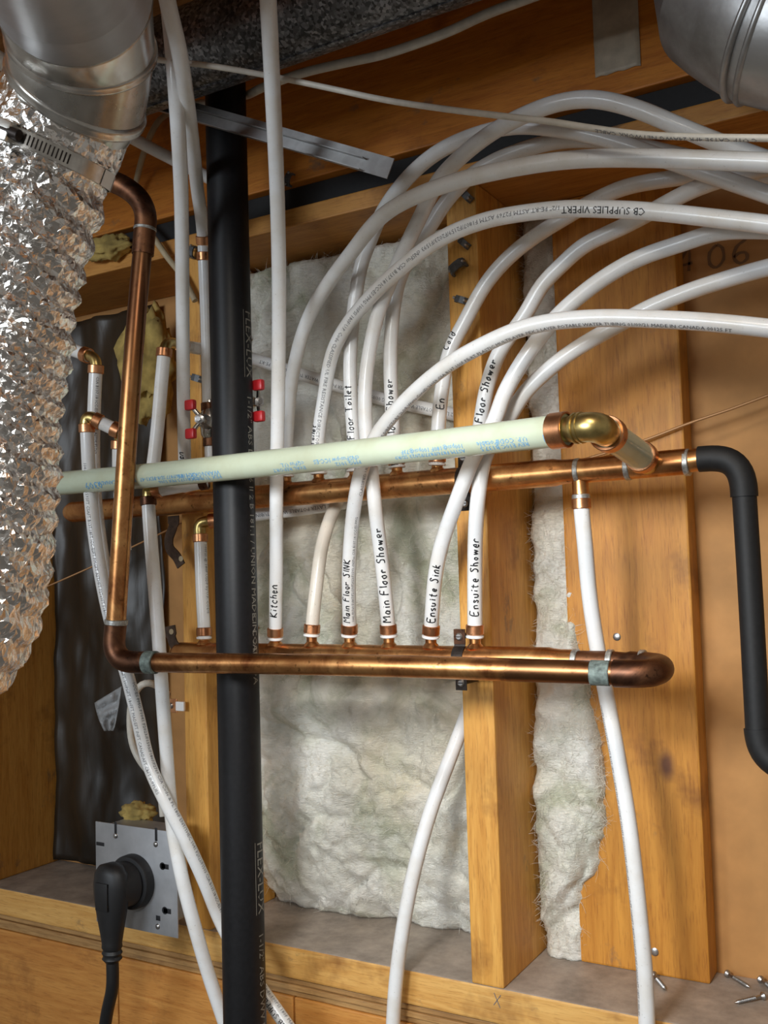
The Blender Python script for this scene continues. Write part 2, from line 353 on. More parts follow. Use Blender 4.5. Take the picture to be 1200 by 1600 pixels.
def font_text(body, h, stretch=1.0):
    key = (body, h, stretch)
    if key in _tc: return _tc[key]
    cu = bpy.data.curves.new('t', 'FONT'); cu.body = body; cu.size = h*1.4; cu.resolution_u = 1
    o = bpy.data.objects.new('t', cu); COL.objects.link(o); dg = bpy.context.evaluated_depsgraph_get(); dg.update()
    me = o.evaluated_get(dg).to_mesh(); V = [Vector((v.co.x*stretch, v.co.y)) for v in me.vertices]; Fc = [tuple(p.vertices) for p in me.polygons]
    o.evaluated_get(dg).to_mesh_clear(); bpy.data.objects.remove(o); bpy.data.curves.remove(cu)
    bm = bmesh.new(); vs = [bm.verts.new((v.x, v.y, 0)) for v in V]       # split tall strokes so that they follow the tube's curve
    for f in Fc:
        try: bm.faces.new([vs[i] for i in f])
        except ValueError: pass
    for _ in range(3):
        ed = [e for e in bm.edges if abs(e.verts[0].co.y-e.verts[1].co.y) > 0.0016]
        if not ed: break
        bmesh.ops.subdivide_edges(bm, edges=ed, cuts=1); bmesh.ops.triangulate(bm, faces=bm.faces[:])
    bm.verts.index_update(); V = [v.co.copy() for v in bm.verts]; Fc = [tuple(v.index for v in f.verts) for f in bm.faces]; bm.free()
    _tc[key] = (V, Fc, max([v.x for v in V] or [0])); return _tc[key]
def wrap(name, txt, path, r, s0, sign, phi0, mat, parent, eps=0.00025, toward=None):
    """lay flat lettering on a tube: starts at arc length s0, runs along sign*path, phi0 turns it about the tube (+ = towards letter tops)"""
    V, Fc, L = txt; out = []
    if not V: return None
    pc, Tc = path.ev(min(max(s0+sign*L/2, 0), path.L))
    D0 = ((toward or (CAM-pc))).normalized()
    for v in V:
        q = s0+sign*v.x; p, T = path.ev(q); T = T*sign
        D = (D0-T*D0.dot(T)).normalized(); U = D.cross(T)
        a = phi0+v.y/r; out.append(p+(D*math.cos(a)+U*math.sin(a))*(r+eps))
    return mesh(name, out, Fc, mat, parent)
PEXR = 0.0081
PATHS = {}
def px(pts): return [at(*p) for p in pts]
def tube(name, pts, label, group=None, r=PEXR, mat='pex', cat='tube', n=16, world=False):
    wp = pts if world else px(pts)
    if not world:                                   # tubes that leave the picture go on a little further
        for k, end in ((0, wp[0]-wp[1]), (-1, wp[-1]-wp[-2])):
            x_, y_ = pts[k][0], pts[k][1]
            ext = 0.30 if (y_ > 1600 or x_ > 1200) else (0.06 if y_ < 0 else 0)
            if ext:
                e_ = wp[k]+end.normalized()*ext
                wp = [e_]+wp if k == 0 else wp+[e_]
    P = Path(wp); v, f = sweep(P, r, n)
    o = mesh(name, v, f, M[mat], smooth=True); tag(o, label, cat, group); PATHS[o.name] = P; o.data.set_sharp_from_angle(angle=1.0); return o, P
def ring_on(P, s, parent, r=PEXR, L=0.0105, name='crimp_ring', mat='ring', dr=0.0016):
    p, T = P.ev(s); o = mesh(name, *ringcyl(p, T, r*0.98, r+dr, L), M[mat], parent, smooth=True); o.data.set_sharp_from_angle(angle=0.7); return o
def smoothobj(o, a=0.7): o.data.shade_smooth(); o.data.set_sharp_from_angle(angle=a); return o
# ================================================================== the setting
def struct(name, vf, mat, parent=None): return tag(mesh(name, *vf, mat, parent), kind='structure')
struct('wall_back', box(-1.2, 0.9, 0.1465, 0.160, -0.40, 1.20), M['sheath'])
struct('ceiling', box(-1.2, 0.9, -1.7, 0.16, 1.2005, 1.22), M['ply'])
def piece(name, vf, mat, label, cat, group=None): return tag(mesh(name, *vf, mat), label, cat, group)
piece('wall_stud', box(-0.019, 0.019, 0.0, 0.14, 0.0, 0.889, 0.0022), M['stud'], 'yellow-brown wooden wall stud with grey cable staples between the white insulation bays', 'stud', 'wall studs')
piece('wall_stud', box(-0.425, -0.387, 0.0, 0.14, 0.0, 0.889, 0.0022), M['stud'], 'narrow wooden wall stud standing behind the black drain pipe', 'stud', 'wall studs')
piece('wall_stud', box(-0.861, -0.823, 0.0, 0.14, 0.0, 0.889, 0.0022), M['stud'], 'shaded brown wooden stud side at far left behind the foil duct', 'stud', 'wall studs')
piece('backing_board', box(0.068, 0.212, 0.108, 0.146, 0.0, 0.889, 0.0025), M['board'], 'wide flat golden wooden board against the back wall beside the insulation strip', 'board')
piece('bottom_plate', box(-1.2, 0.9, 0.0, 0.146, -0.038, 0.0, 0.0025), M['plate'], 'dusty horizontal wooden bottom plate that the wall studs stand on', 'plank')
piece('top_plate', box(-1.2, 0.9, 0.0, 0.146, 0.8895, 0.913, 0.002), M['tplate'], 'horizontal wooden top plate across the stud tops under the dark gap', 'plank')
piece('floor_joist', box(-1.2, 0.9, 0.0, 0.038, 0.945, 1.200, 0.002), M['joist'], 'wide reddish-orange wooden joist above the dark gap with grey tape on it', 'joist', 'floor joists')
piece('floor_joist', box(-1.2, 0.9, -0.500, -0.462, 0.945, 1.200, 0.002), M['joist'], 'wooden floor joist overhead in front of the round ducts, out of view, added to shade the upper wall', 'joist', 'floor joists')  # unseen joist, added to keep the bulb off the upper wall
piece('gap_shade', box(-1.2, 0.9, 0.014, 0.146, 0.9135, 0.9445), M['foam'], 'black strip added as the shade in the gap between the top plate and the orange joist', 'shade strip')  # black box added to stand in for the deep shade of the open gap
struct('floor', box(-3.0, 3.0, -4.0, 0.16, -1.30, -1.25), M['concrete'])
pe = empty('plywood_subfloor', (-0.1, 0.07, -0.062)); tag(pe, 'layered plywood subfloor edge running under the bottom plate', 'plywood')
for z0, z1, dy in ((-0.0455, -0.0395, 0.004), (-0.0525, -0.0462, 0.0015), (-0.0600, -0.0532, 0.005)):
    mesh('ply_layer', *box(-1.2, 0.9, dy, 0.146, z0, z1, 0.0008), M['ply'], pe)
for x0, x1, lab in ((-1.2, -0.555, 'dark left rim board below the plywood edge under the far stud'), (-0.553, -0.262, 'orange rim board below the steel outlet plate'), (-0.260, 0.9, 'long orange rim board below the plywood edge right of the drain pipe')):
    piece('rim_board', box(x0, x1, 0.003, 0.041, -0.40, -0.0608, 0.002), M['rim'], lab, 'board', 'rim boards')

# ---- insulation
def wool(name, x0, x1, z0, z1, yf, nx, nz, mat, label, xr=None, seed=0, cat='insulation', back=0.1455, fib=9000, edge=0.03):
    V, Fc = [], []
    for j in range(nz+1):
        tz = j/nz; z = z0+(z1-z0)*tz
        for i in range(nx+1):
            tx = i/nx; xa, xb = (x0, x1) if xr is None else (x0, xr(z))
            x = xa+(xb-xa)*tx
            e = min(tx, 1-tx)*(xb-xa); et = (1-tz)*(z1-z0)
            pf = 1-math.exp(-min(e, et)/0.0045)
            p = Vector((x*9+seed, 3.1, z*9))
            wp = Vector((noise.noise(p*1.3), 0, noise.noise(p*1.3+Vector((9, 4, 2)))))*0.5
            fold = 1-abs(noise.noise((p+wp)*1.15+Vector((5, 2, 1)))); fold2 = 1-abs(noise.noise((p+wp)*2.6+Vector((1, 8, 3))))
            d = noise.fractal(p+wp, 0.9, 2.0, 4)*0.013 + (fold**6)*0.013 + (fold2**6)*0.004 + noise.fractal(p*6, 0.7, 2.0, 4)*0.0045 + noise.fractal(Vector((x*70, seed, z*50)), 0.6, 2.0, 3)*0.0022
            y = yf(x, z)+d
            y = y*pf+(min(back, y+0.028))*(1-pf)
            V.append((x+noise.noise(p*3)*0.004*pf, min(y, back), z))
    w = nx+1
    for j in range(nz):
        for i in range(nx): Fc.append((j*w+i, j*w+i+1, (j+1)*w+i+1, (j+1)*w+i))
    # closed back
    n = len(V); V += [(V[j*w+i][0], back+0.0003, V[j*w+i][2]) for j in (0, nz) for i in (0, nx)]
    Fc.append((n, n+2, n+3, n+1))
    Fc.append(tuple([n]+[0+j*w for j in range(nz+1)]+[n+2])); Fc.append(tuple([n+3]+[nx+j*w for j in range(nz, -1, -1)]+[n+1]))
    Fc.append(tuple([n+1]+[i for i in range(nx, -1, -1)]+[n])); Fc.append(tuple([n+2]+[nz*w+i for i in range(nx+1)]+[n+3]))
    o = mesh(name, V, Fc, mat, smooth=True); tag(o, label, cat)
    # loose glass fibres standing off the surface
    rg = random.Random(seed+11); FV, FF = [], []
    for _ in range(fib):
        j = rg.randrange(2, nz-1); i = nx-rg.randrange(1, 4) if rg.random() < edge else rg.randrange(2, nx-1)
        p = Vector(V[j*w+i]); a = rg.uniform(0, 6.28); d = Vector((math.cos(a), -rg.uniform(.05, .45), math.sin(a))).normalized(); L_ = rg.uniform(.005, .016)
        bend = Vector((rg.uniform(-1, 1), rg.uniform(-.6, .1), rg.uniform(-1, 1)))*L_*.45; sd = d.cross(Vector((0, 1, 0))).normalized()*rg.uniform(.00010, .00022)
        b0 = len(FV)
        for k in range(4):
            t = k/3; q = p+d*L_*t+bend*t*t+Vector((0, -.0004, 0)); FV += [q-sd*(1-t*.7), q+sd*(1-t*.7)]
        FF += [(b0+2*k, b0+2*k+1, b0+2*k+3, b0+2*k+2) for k in range(3)]
    tag(mesh('loose_fibres', FV, FF, mat, o), kind='stuff')
    return o
wool('insulation_batt', -0.386, -0.020, 0.001, 0.884, lambda x, z: 0.084+0.045*math.exp(-z/0.05)-0.012*math.exp(-((z-0.2)/0.2)**2), 120, 250, M['wool'],
     'large white fluffy insulation batt between the two middle studs', seed=0)
def sx(z):
    pts = [(0.0, .077), (.05, .078), (.088, .080), (.10, .097), (.14, .103), (.2, .108), (.26, .104), (.31, .094), (.36, .086), (.5, .0775), (.9, .0775)]
    for (a, b), (c, d) in zip(pts, pts[1:]):
        if a <= z <= c: q = b+(d-b)*(z-a)/(c-a); break
    else: q = .0775
    return q+noise.fractal(Vector((z*40, 1, 2)), .8, 2, 3)*0.004*(1 if z < .4 else .15)
wool('insulation_strip', 0.0195, 0.08, 0.001, 0.884, lambda x, z: 0.094+0.016*min(1, z/0.5)-0.016*math.exp(-((z-0.22)/0.14)**2), 44, 250, M['wool'],
     'narrow white insulation strip bulging out between the stud and the wide board', xr=sx, seed=4, fib=5000, edge=0.35)
# ---- left bay: black sheet, yellow wool
V, Fc = [], []; nx, nz = 40, 90
for j in range(nz+1):
    for i in range(nx+1):
        x = -0.818+(0.235)*i/nx; z = 0.006+0.872*j/nz
        V.append((x, 0.132+0.004*math.sin(x*70+1.5*math.sin(z*6))*math.exp(-((x+0.79)/0.12)**2)+noise.fractal(Vector((x*9, 3, z*4)), .9, 2, 4)*0.013, z))
for j in range(nz):
    for i in range(nx): a = j*(nx+1)+i; Fc.append((a, a+1, a+nx+2, a+nx+1))
o = mesh('vapour_barrier', V, Fc, M['sheet'], smooth=True); tag(o, 'dark wrinkled plastic sheet hanging in the left bay behind the copper riser', 'plastic sheet')
md = o.modifiers.new('thickness', 'SOLIDIFY'); md.thickness = 0.0008
def tuft(name, c, rx, ry, rz, label, mat='yellow', seed=0, cat='insulation'):
    bm = bmesh.new(); bmesh.ops.create_icosphere(bm, subdivisions=4, radius=1)
    for v in bm.verts:
        d = 1+noise.fractal(v.co*2.2+Vector((seed, 0, 0)), .7, 2, 4)*0.36
        v.co = Vector((v.co.x*rx*d, v.co.y*ry*d, v.co.z*rz*d))+Vector(c)
    bm.verts.index_update(); vf = ([v.co.copy() for v in bm.verts], [tuple(v.index for v in f.verts) for f in bm.faces]); bm.free()
    return tag(mesh(name, *vf, M[mat], smooth=True), label, cat)
V, Fc = [], []
for j in range(13):
    for i in range(9):
        u, v = i/8, j/12; x_ = 148+42*u-18*v*(1-u)+6*v; y_ = 1072+70*v+ (1-u)*26*(1-v)
        wd = 1-0.75*v; x_ = 172+(x_-172)*wd; p = at(x_, y_, .100+noise.noise(Vector((u*4, v*5, 1)))*.018); V.append(p)
for j in range(12):
    for i in range(8): q = j*9+i; Fc.append((q, q+1, q+10, q+9))
M['clear'] = plain('clear_plastic', (0.75, 0.78, 0.80), 0.25, Alpha=0.30)
tag(mesh('plastic_scrap', V, Fc, M['clear'], smooth=True), 'torn flap of clear plastic shining on the dark sheet', 'plastic scrap').modifiers.new('t', 'SOLIDIFY').thickness = .0005
tuft('insulation_tuft', at(232, 570, 0.07), .045, .03, .085, 'lump of yellow wool in the dark left bay behind the copper riser', seed=1)
tuft('insulation_tuft', at(168, 388, -0.012), .040, .016, .016, 'wisps of yellow wool sticking out above the top plate beside the foil duct', seed=2)
tuft('insulation_tuft', at(215, 1270, -0.02), .026, .018, .013, 'small pale yellow tuft lying on top of the steel outlet box', seed=3)

# ================================================================== black drain pipe
P = Path([at(380, 1660, -0.1), at(372, 900, -0.1), at(352, 120, -0.1), at(350, 60, -0.1)])
absx = -0.2545
P = Path([Vector((absx, -0.1, -0.45)), Vector((absx, -0.1, 0.3)), Vector((absx-0.001, -0.1, 0.7)), Vector((absx-0.002, -0.1, 1.10))], 0.02)
drain = mesh('drain_pipe', *sweep(P, 0.0242, 40), M['abs'], smooth=True); drain.data.set_sharp_from_angle(angle=1.0)
tag(drain, 'thick black vertical plastic drain pipe with faint lettering', 'pipe')
def pr(body, h, P, s0, sign, phi, parent, mat='print', r=PEXR, st=1.0, name='printing', eps=0.00025): return wrap(name, font_text(body, h, st), P, r, s0, sign, phi, M[mat], parent, eps)
for (x, y), t, h in (((382, 487), 'FLEX-LUX', .0115), ((385, 611), '1-1/2" ABS DWV', .0085), ((390, 758), '6 II 2 B 181.1 / UNION MADE IN CANADA', .0082), ((395, 970), 'C  COT', .0082), ((400, 1318), 'FLEX-LUX', .0115), ((403, 1455), '1-1/2" ABS DWV PIPE', .0085)):
    s = P.near(x, y); pr(t, h, P, s, -1, 0.80, drain, 'emboss', 0.0242, 1.12)
    if 'LUX' in t:
        w = font_text(t, h, 1.12)[2]
        for yy in (-.0035, .0135): wrap('print_line', ([Vector((0, yy)), Vector((w, yy)), Vector((w, yy+.0006)), Vector((0, yy+.0006))], [(0, 1, 2, 3)], w), P, 0.0242, s, -1, 0.80, M['emboss'], drain)

# ================================================================== copper manifolds
def stub(parent, base, top, r=0.0062, nm='outlet_stub', mat='copper'):
    base, top = Vector(base), Vector(top); d = (top-base).normalized(); L = (top-base).length
    prof = [(r+.004, 0.0118), (r+.0022, 0.0148), (r, .0172), (r, L)] if L > .02 else [(r, 0), (r, L)]
    return smoothobj(mesh(nm, *placed(lathe(prof, 18), base, d), M[mat], parent))
def sleeve(parent, c, d, r, L, nm, mat): return smoothobj(mesh(nm, *ringcyl(Vector(c), Vector(d), r*0.6, r, L), M[mat], parent))
RM = 0.0143; R34 = 0.0111
# lower manifold with its return pipe and riser
zl = 0.3555; YL = -0.035
lo = empty('copper_manifold', (-0.1, YL, zl-RM)); tag(lo, 'lower copper manifold with u-bend return pipe and riser at left', 'pipe manifold', 'copper manifolds')
xr = 0.0985
prof = [(0.004, -0.012), (0.010, -0.010), (RM-.0005, -0.004), (RM, 0), (RM, xr+0.398), (RM-.001, xr+.402), (R34+.0012, xr+.411), (R34+.0012, xr+0.425)]
smoothobj(mesh('manifold_pipe', *placed(lathe(prof, 28), (-0.398, YL, zl), (1, 0, 0)), M['copper'], lo))
ub = Path([Vector((xr+0.026, YL, zl)), Vector((0.163, YL, zl)), at(985, 1038, -0.035)+Vector((0.004, 0, 0)), at(1010, 1039, -0.039), at(1029, 1042, -0.056), at(1030, 1047, -0.086), at(1014, 1052, -0.108), at(990, 1053, -0.113), at(960, 1052, -0.1135)], 0.004)
zu = ub.near(940, 1021)
smoothobj(mesh('u_bend', *sweep(ub, lambda s: R34 if s < 0.055 else R34+0.0015, 24), M['copdark'], lo), 1.2)
for xx in (xr+.0285, 0.163, 0.195): sleeve(lo, (xx, YL, zl), (1, 0, 0), R34+.0018, .006, 'solder_joint', 'solder')
front = Path([at(960, 1052, -0.1135), at(600, 1040.5, -0.138), at(205, 1034.5, -0.17)])
smoothobj(mesh('return_pipe', *sweep(front, R34, 26), M['copreturn'], lo), 1.2)
sleeve(lo, at(938, 1051.5, -.1152), front.T[0], R34+.0006, .018, 'flux_stain', 'patina')
el = Path([at(236, 1035, -0.168), at(205, 1034.5, -0.17), at(187, 1029, -0.171), at(178, 1012, -0.172), at(180, 985, -0.171), at(181, 972, -0.171)], .004)
smoothobj(mesh('elbow', *sweep(el, R34+.0014, 24), M['copdark'], lo), 1.2)
ris = Path([at(180.5, 985, -0.171), at(192, 800, -0.172), at(205, 600, -0.170), at(219, 430, -0.163), at(226, 362, -0.160)])
smoothobj(mesh('riser_pipe', *sweep(ris, R34, 26), M['copriser'], lo), 1.2)
sleeve(lo, at(181.5, 972, -.171), ris.T[0], R34+.0022, .006, 'solder_joint', 'solder'); sleeve(lo, at(236, 1035, -.168), front.T[-1], R34+.0018, .014, 'flux_stain', 'patina')
te = Path([at(223, 398, -0.161), at(226, 362, -0.160), at(228, 338, -0.160), at(219, 313, -0.162), at(196, 293, -0.168), at(165, 279, -0.178), at(120, 262, -0.19)], .004)
smoothobj(mesh('elbow', *sweep(te, R34+.0016, 24), M['copdark'], lo), 1.2)
sleeve(lo, at(226.5, 358, -.160), ris.T[-1], R34+.0021, .004, 'solder_joint', 'solder')
# upper manifold
zu_ = 0.5475
up = empty('copper_manifold', (-0.1, YL, zu_-RM)); tag(up, 'upper copper manifold with tees ending in a black coated drop pipe at right', 'pipe manifold', 'copper manifolds')
prof = [(0.003, -0.014), (0.010, -0.012), (RM-.0005, -0.004), (RM, 0), (RM, 0.700), (RM-.001, .704), (R34+.0014, .713), (R34+.0014, .727)]
smoothobj(mesh('manifold_pipe', *placed(lathe(prof, 28), (-0.588, YL, zu_), (1, 0, 0.002)), M['copper'], up))
a = Vector((0.1375, YL, zu_+.001)); b = Vector((0.187, YL, zu_+.0015)); smoothobj(mesh('tee', *cyl(a, b, R34+.0016, 26), M['copper'], up))
tp = at(905.5, 742, YL); tq = at(908, 775, YL); smoothobj(mesh('tee_branch', *cyl(Vector((tp.x, YL, zu_)), tq, 0.0083, 20), M['copper'], up))
a2 = Vector((0.191, YL, zu_+.0015)); b2 = Vector((0.247, YL, zu_+.002)); smoothobj(mesh('tee', *cyl(a2, b2, R34+.0016, 26), M['copper'], up))
a3 = Vector((0.247, YL, zu_+.002)); b3 = at(1095, 717.5, YL); smoothobj(mesh('pipe_end', *cyl(a3, b3, R34, 26), M['copper'], up))
for xx in (0.1375, 0.189, 0.2465): sleeve(up, (xx, YL, zu_+.001), (1, 0, 0), R34+.0022, .0055, 'solder_joint', 'solder')
eb = Path([at(1092, 717.5, YL), at(1120, 716, YL), at(1142, 721, YL), at(1157, 738, YL), at(1162, 760, YL), at(1163, 776, YL)], .004)
smoothobj(mesh('black_elbow', *sweep(eb, 0.0125, 26), M['foam'], up), 1.2)
dp = Path([at(1163, 774, YL), at(1172, 920, YL), at(1184, 1140, YL)]); smoothobj(mesh('drop_pipe', *sweep(dp, R34, 26), M['foam'], up), 1.2)
eb = Path([at(1184, 1138, YL), at(1187, 1160, YL), at(1198, 1182, YL), at(1225, 1200, YL), at(1290, 1215, YL)], .004); smoothobj(mesh('black_elbow', *sweep(eb, 0.0125, 26), M['foam'], up), 1.2)

# ================================================================== green pipe
gp = Path([at(40, 760, -0.150), at(250, 741.5, -0.151), at(500, 715, -0.152), at(700, 693, -0.162), at(884, 671.5, -0.182)])
GR = 0.0143
green = mesh('supply_pipe', *sweep(gp, GR, 32), M['green'], smooth=True); green.data.set_sharp_from_angle(angle=1.0)
tag(green, 'thick pale green plastic pipe crossing in front with blue print', 'pipe')
ring_on(gp, gp.L-.006, green, GR, .016, dr=.0018)
for (x, y), rows, h in (((905, 675), ['921'], .006), ((838, 682), ['U.P. CODE', 'REV E10C'], .0036), ((793, 690), ['Potable', 'B137.5'], .004), ((735, 690), ['100psi@180F 100psi@73F', 'ASTM F876/F877/F2023 SDR9'], .0034), ((570, 705), ['cNSFus-pw ICC-ES', 'PMG 1012'], .0038), ((485, 715), ['cQPus U.L.', 'EVAL REPORT'], .0036), ((352, 730), ['WARNOCK 1 IN', 'PEX TUBING'], .0042), ((320, 735), ['ASTM F876/F877 SDR-9', 'CSA B137.5 PEX 5306'], .0034), ((255, 742), ['PEX1-47'], .0036), ((225, 744), ['MADE IN CANADA'], .0038), ((172, 750), ['0309'], .0075)):
    for i, t in enumerate(rows): pr(t, h*1.25, gp, gp.near(x, y), -1, 0.12+i*0.36, green, 'blue', GR, 1.1)
e1 = empty('brass_elbow', at(930, 668, -0.19)); tag(e1, 'large brass elbow at the right end of the green pipe', 'pipe fitting')
ep = Path([gp.p[-1], at(900, 669.5, -0.184), at(922, 667, -0.188), at(936, 669, -0.182), at(945, 675, -0.165), at(950, 679, -0.150)], .003)
smoothobj(mesh('elbow_body', *sweep(ep, lambda s: 0.0112+0.002*math.sin(min(1, s/ep.L)*math.pi), 28), M['brass'], e1), 1.2)
for s in (.011, .016): p, T = ep.ev(s); sleeve(e1, p, T, .0138, .003, 'flange', 'brass')
gs, gP = tube('green_stub_pipe', [(948, 677, -0.155), (980, 698, -0.100), (1006, 717, -0.056)], 'short pale green pipe stub from the brass elbow into the manifold tee', None, GR*0.95, 'green', 'pipe', 28)
ring_on(gP, .004, gs, GR*.95, .012, dr=.0026); ring_on(gP, gP.L-.007, gs, GR*.95, .010, dr=.002)
smoothobj(mesh('tee_branch', *cyl(at(1005, 716, -.058), at(1014, 722, -.035), 0.0135, 24), M['brass'], up))

# ================================================================== white tubes
LG = 'white tubes from the lower manifold'; UG = 'white tubes from the upper manifold'
def hand(body, P, xy, h, phi, parent, w=0.0011, sign=1, gap=.25): return wrap('handwriting', stroke_text(body, h, w*1.22, jit=.045, gap=gap), P, PEXR, P.near(*xy), sign, phi, M['ink'], parent)
def outlet(man, o, P, zc, first=0.0, r=0.0062):
    """stub on the manifold, white collar and crimp ring at the tube's start"""
    p0 = P.p[0]; stub(man, (p0.x, YL, zc), p0, r)
    d = P.T[0]; sleeve(o, p0-d*0.0012, d, PEXR+.0016, .0024, 'collar', 'white'); ring_on(P, .0065, o)
TX_A = 'CB SUPPLIES VIPERT'
TX_B = '1/2" PE-RT ASTM F2769 ASTM F1807/F2159/F2023/F1593 cNSFus CSA B137.18 ICC-ES PMG 100PSI 180F U.P. Code CLASSIFIED UL FIRE RESISTANCE DIRECTORY'
TX_C = 'CLASSIFIED UL FIRE RESISTANCE DIRECTORY 2LOR Watts CoreID 26059 CSA B137 100F PE-RT PLASTIC MULTILAYER PEX 2 LAYER POTABLE WATER TUBING 01/09/21 MADE IN CANADA 00125 FT'
TX_D = '1041 F2023/F1593 CSA B137.18 ICC-ES PMG ASTM F2769 F1807/F2159 cNSFus U.P. Code 100PSI 180F MADE IN CANADA CB SUPPLIES'
TX_E = '2 LAYER POTABLE WATER TUBING 01/09/21 PE-RT '
o, P = tube('pex_tube', [(430, 996, -.035), (430.5, 960, -.039), (431.5, 900, -.050), (432, 760, -.070), (434, 650, -.086), (436, 450, -.130), (433, 300, -.170), (425, 120, -.240), (419, 0, -.290), (415, -70, -.310)], 'white tube marked Kitchen rising straight past the upper manifold and out of the top', LG)
outlet(lo, o, P, zl); hand('Kitchen', P, (430, 961), .0088, -.15, o, .0013, gap=.3)
o, P = tube('pex_tube', [(487, 991, -.035), (488, 975, -.035), (495, 910, -.030), (503, 853, -.020), (517, 807, 0.0), (531, 777, .020), (546, 750, .040), (560, 725, .060), (575, 700, .080), (585, 680, .10)], 'short discoloured beige tube curving up behind the upper manifold', LG, mat='pexd')
outlet(lo, o, P, zl)
o, P = tube('pex_tube', [(546, 991, -.035), (546, 975, -.037), (545, 900, -.055), (549, 830, -.068), (555, 780, -.078), (566, 730, -.086), (587, 683, -.092), (633, 627, -.105), (700, 570, -.122), (767, 533, -.130), (810, 515, -.132), (860, 503, -.132), (935, 497, -.132), (1000, 498, -.132), (1100, 503, -.132), (1200, 513, -.132), (1270, 522, -.132)], 'white tube marked Main Floor Sink arching right in front of the others, with black print', LG)
outlet(lo, o, P, zl); hand('Main Floor SINK', P, (544, 968), .0078, -.05, o, .0011, gap=.3)
s = P.near(551, 965); pr('1041 F2769 F1807/F2159/F2023/F1593 cNSFus CSA B137.18 ICC-ES PMG', .0030, P, s, 1, -.72, o, st=1.0); pr(TX_C, .0036, P, P.near(556, 770), 1, -.95, o, st=1.1)
o, P = tube('pex_tube', [(607.5, 992, -.035), (606, 970, -.037), (597, 883, -.048), (587, 800, -.058), (580, 735, -.063), (573, 690, -.063), (570, 617, -.062), (577, 550, -.065), (593, 483, -.070), (613, 433, -.076), (627, 400, -.082), (660, 332, -.100), (685, 282, -.112), (735, 232, -.122), (785, 197, -.130), (860, 164, -.140), (905, 155, -.140), (945, 157, -.140), (1000, 172, -.135), (1050, 193, -.130), (1110, 218, -.122), (1170, 240, -.115), (1250, 268, -.11)], 'white tube marked Main Floor Shower making the highest arc near the joist', LG)
outlet(lo, o, P, zl); hand('Main Floor Shower', P, (602, 969), .0088, -.4, o, .00125, gap=.36)
o, P = tube('pex_tube', [(673, 993, -.035), (674, 975, -.037), (680, 900, -.052), (690, 850, -.061), (710, 792, -.070), (725, 752, -.075), (740, 715, -.079), (757, 685, -.083), (774, 657, -.086), (785, 622, -.086), (810, 575, -.085), (855, 512, -.082), (880, 485, -.080), (935, 440, -.077), (997, 404, -.075), (1060, 382, -.075), (1125, 362, -.075), (1200, 360, -.075), (1260, 362, -.075)], 'white tube marked Ensuite Sink leaning right under the green pipe', LG)
outlet(lo, o, P, zl); hand('Ensuite Sink', P, (673, 967), .0086, -.4, o, .00125, gap=.34)
o, P = tube('pex_tube', [(742, 993, -.035), (742, 975, -.036), (742, 880, -.045), (744, 810, -.055), (748, 768, -.060), (757, 715, -.060), (772, 684, -.060), (795, 653, -.060), (817, 617, -.060), (872, 565, -.059), (922, 532, -.058), (972, 504, -.058), (1010, 483, -.058), (1067, 459, -.058), (1133, 437, -.058), (1200, 418, -.058), (1260, 405, -.058)], 'white tube marked Ensuite Shower, rightmost on the lower manifold', LG)
outlet(lo, o, P, zl); hand('Ensuite Shower', P, (741, 962), .0086, -.4, o, .00115, gap=.34)
# upper manifold tubes
o, P = tube('pex_tube', [(447, 742, -.035), (448, 690, -.036), (455, 600, -.045), (470, 530, -.058), (490, 480, -.070), (517, 437, -.085), (545, 400, -.102), (600, 335, -.130), (683, 293, -.148), (800, 263, -.158), (900, 249, -.160), (1000, 247, -.160), (1100, 250, -.160), (1200, 254, -.160), (1270, 258, -.160)], 'white tube beside the Kitchen tube sweeping into the long upper arc at right', UG)
outlet(up, o, P, zu_); hand('Main Floor Sink', P, (446, 745), .0075, .75, o, .0011, gap=.3)
o, P = tube('pex_tube', [(498, 738, -.035), (497, 690, -.036), (507, 617, -.045), (520, 550, -.060), (543, 507, -.073), (580, 463, -.088), (617, 427, -.100), (685, 375, -.113), (760, 344, -.120), (860, 328, -.122), (900, 326, -.122), (960, 327, -.122), (1025, 331, -.122), (1125, 342, -.122), (1200, 351, -.122), (1270, 362, -.122)], 'white tube with long black print arching over at mid height from the upper manifold', UG)
outlet(up, o, P, zu_); hand('En Toilet', P, (495, 715), .0068, .62, o, .0011, gap=.3)
pr(TX_A, .0066, P, P.near(1008, 331), -1, -.28, o, 'ink', st=1.0); pr(TX_B, .0042, P, P.near(880, 328), -1, -.35, o, st=1.12)
o, P = tube('pex_tube', [(554, 734, -.035), (553, 690, -.036), (548, 620, -.040), (547, 567, -.043), (549, 525, -.045), (555, 467, -.048), (566, 408, -.052), (577, 380, -.056), (597, 332, -.064), (635, 280, -.076), (685, 237, -.086), (755, 207, -.092), (810, 197, -.092), (860, 200, -.090), (920, 211, -.086), (975, 226, -.082), (1040, 249, -.078), (1100, 270, -.075), (1200, 304, -.070), (1260, 325, -.07)], 'white tube marked Main Floor Toilet passing under the highest arc', UG)
outlet(up, o, P, zu_); hand('Main Floor Toilet', P, (556, 728), .0085, -.05, o, .0012, gap=.3)
o, P = tube('pex_tube', [(620, 728, -.035), (614, 667, -.036), (610, 567, -.037), (613, 500, -.039), (623, 440, -.043), (645, 393, -.047), (670, 357, -.052), (697, 315, -.056), (735, 275, -.060), (785, 246, -.060), (867, 221, -.056), (915, 218, -.053), (967, 222, -.050), (1040, 238, -.045), (1200, 275, -.040), (1260, 290, -.04)], 'white tube marked Shower crossing behind the print-marked tubes under the arcs', UG)
outlet(up, o, P, zu_); hand('Main Floor Shower', P, (620, 735), .0085, -.2, o, .0012, gap=.32)
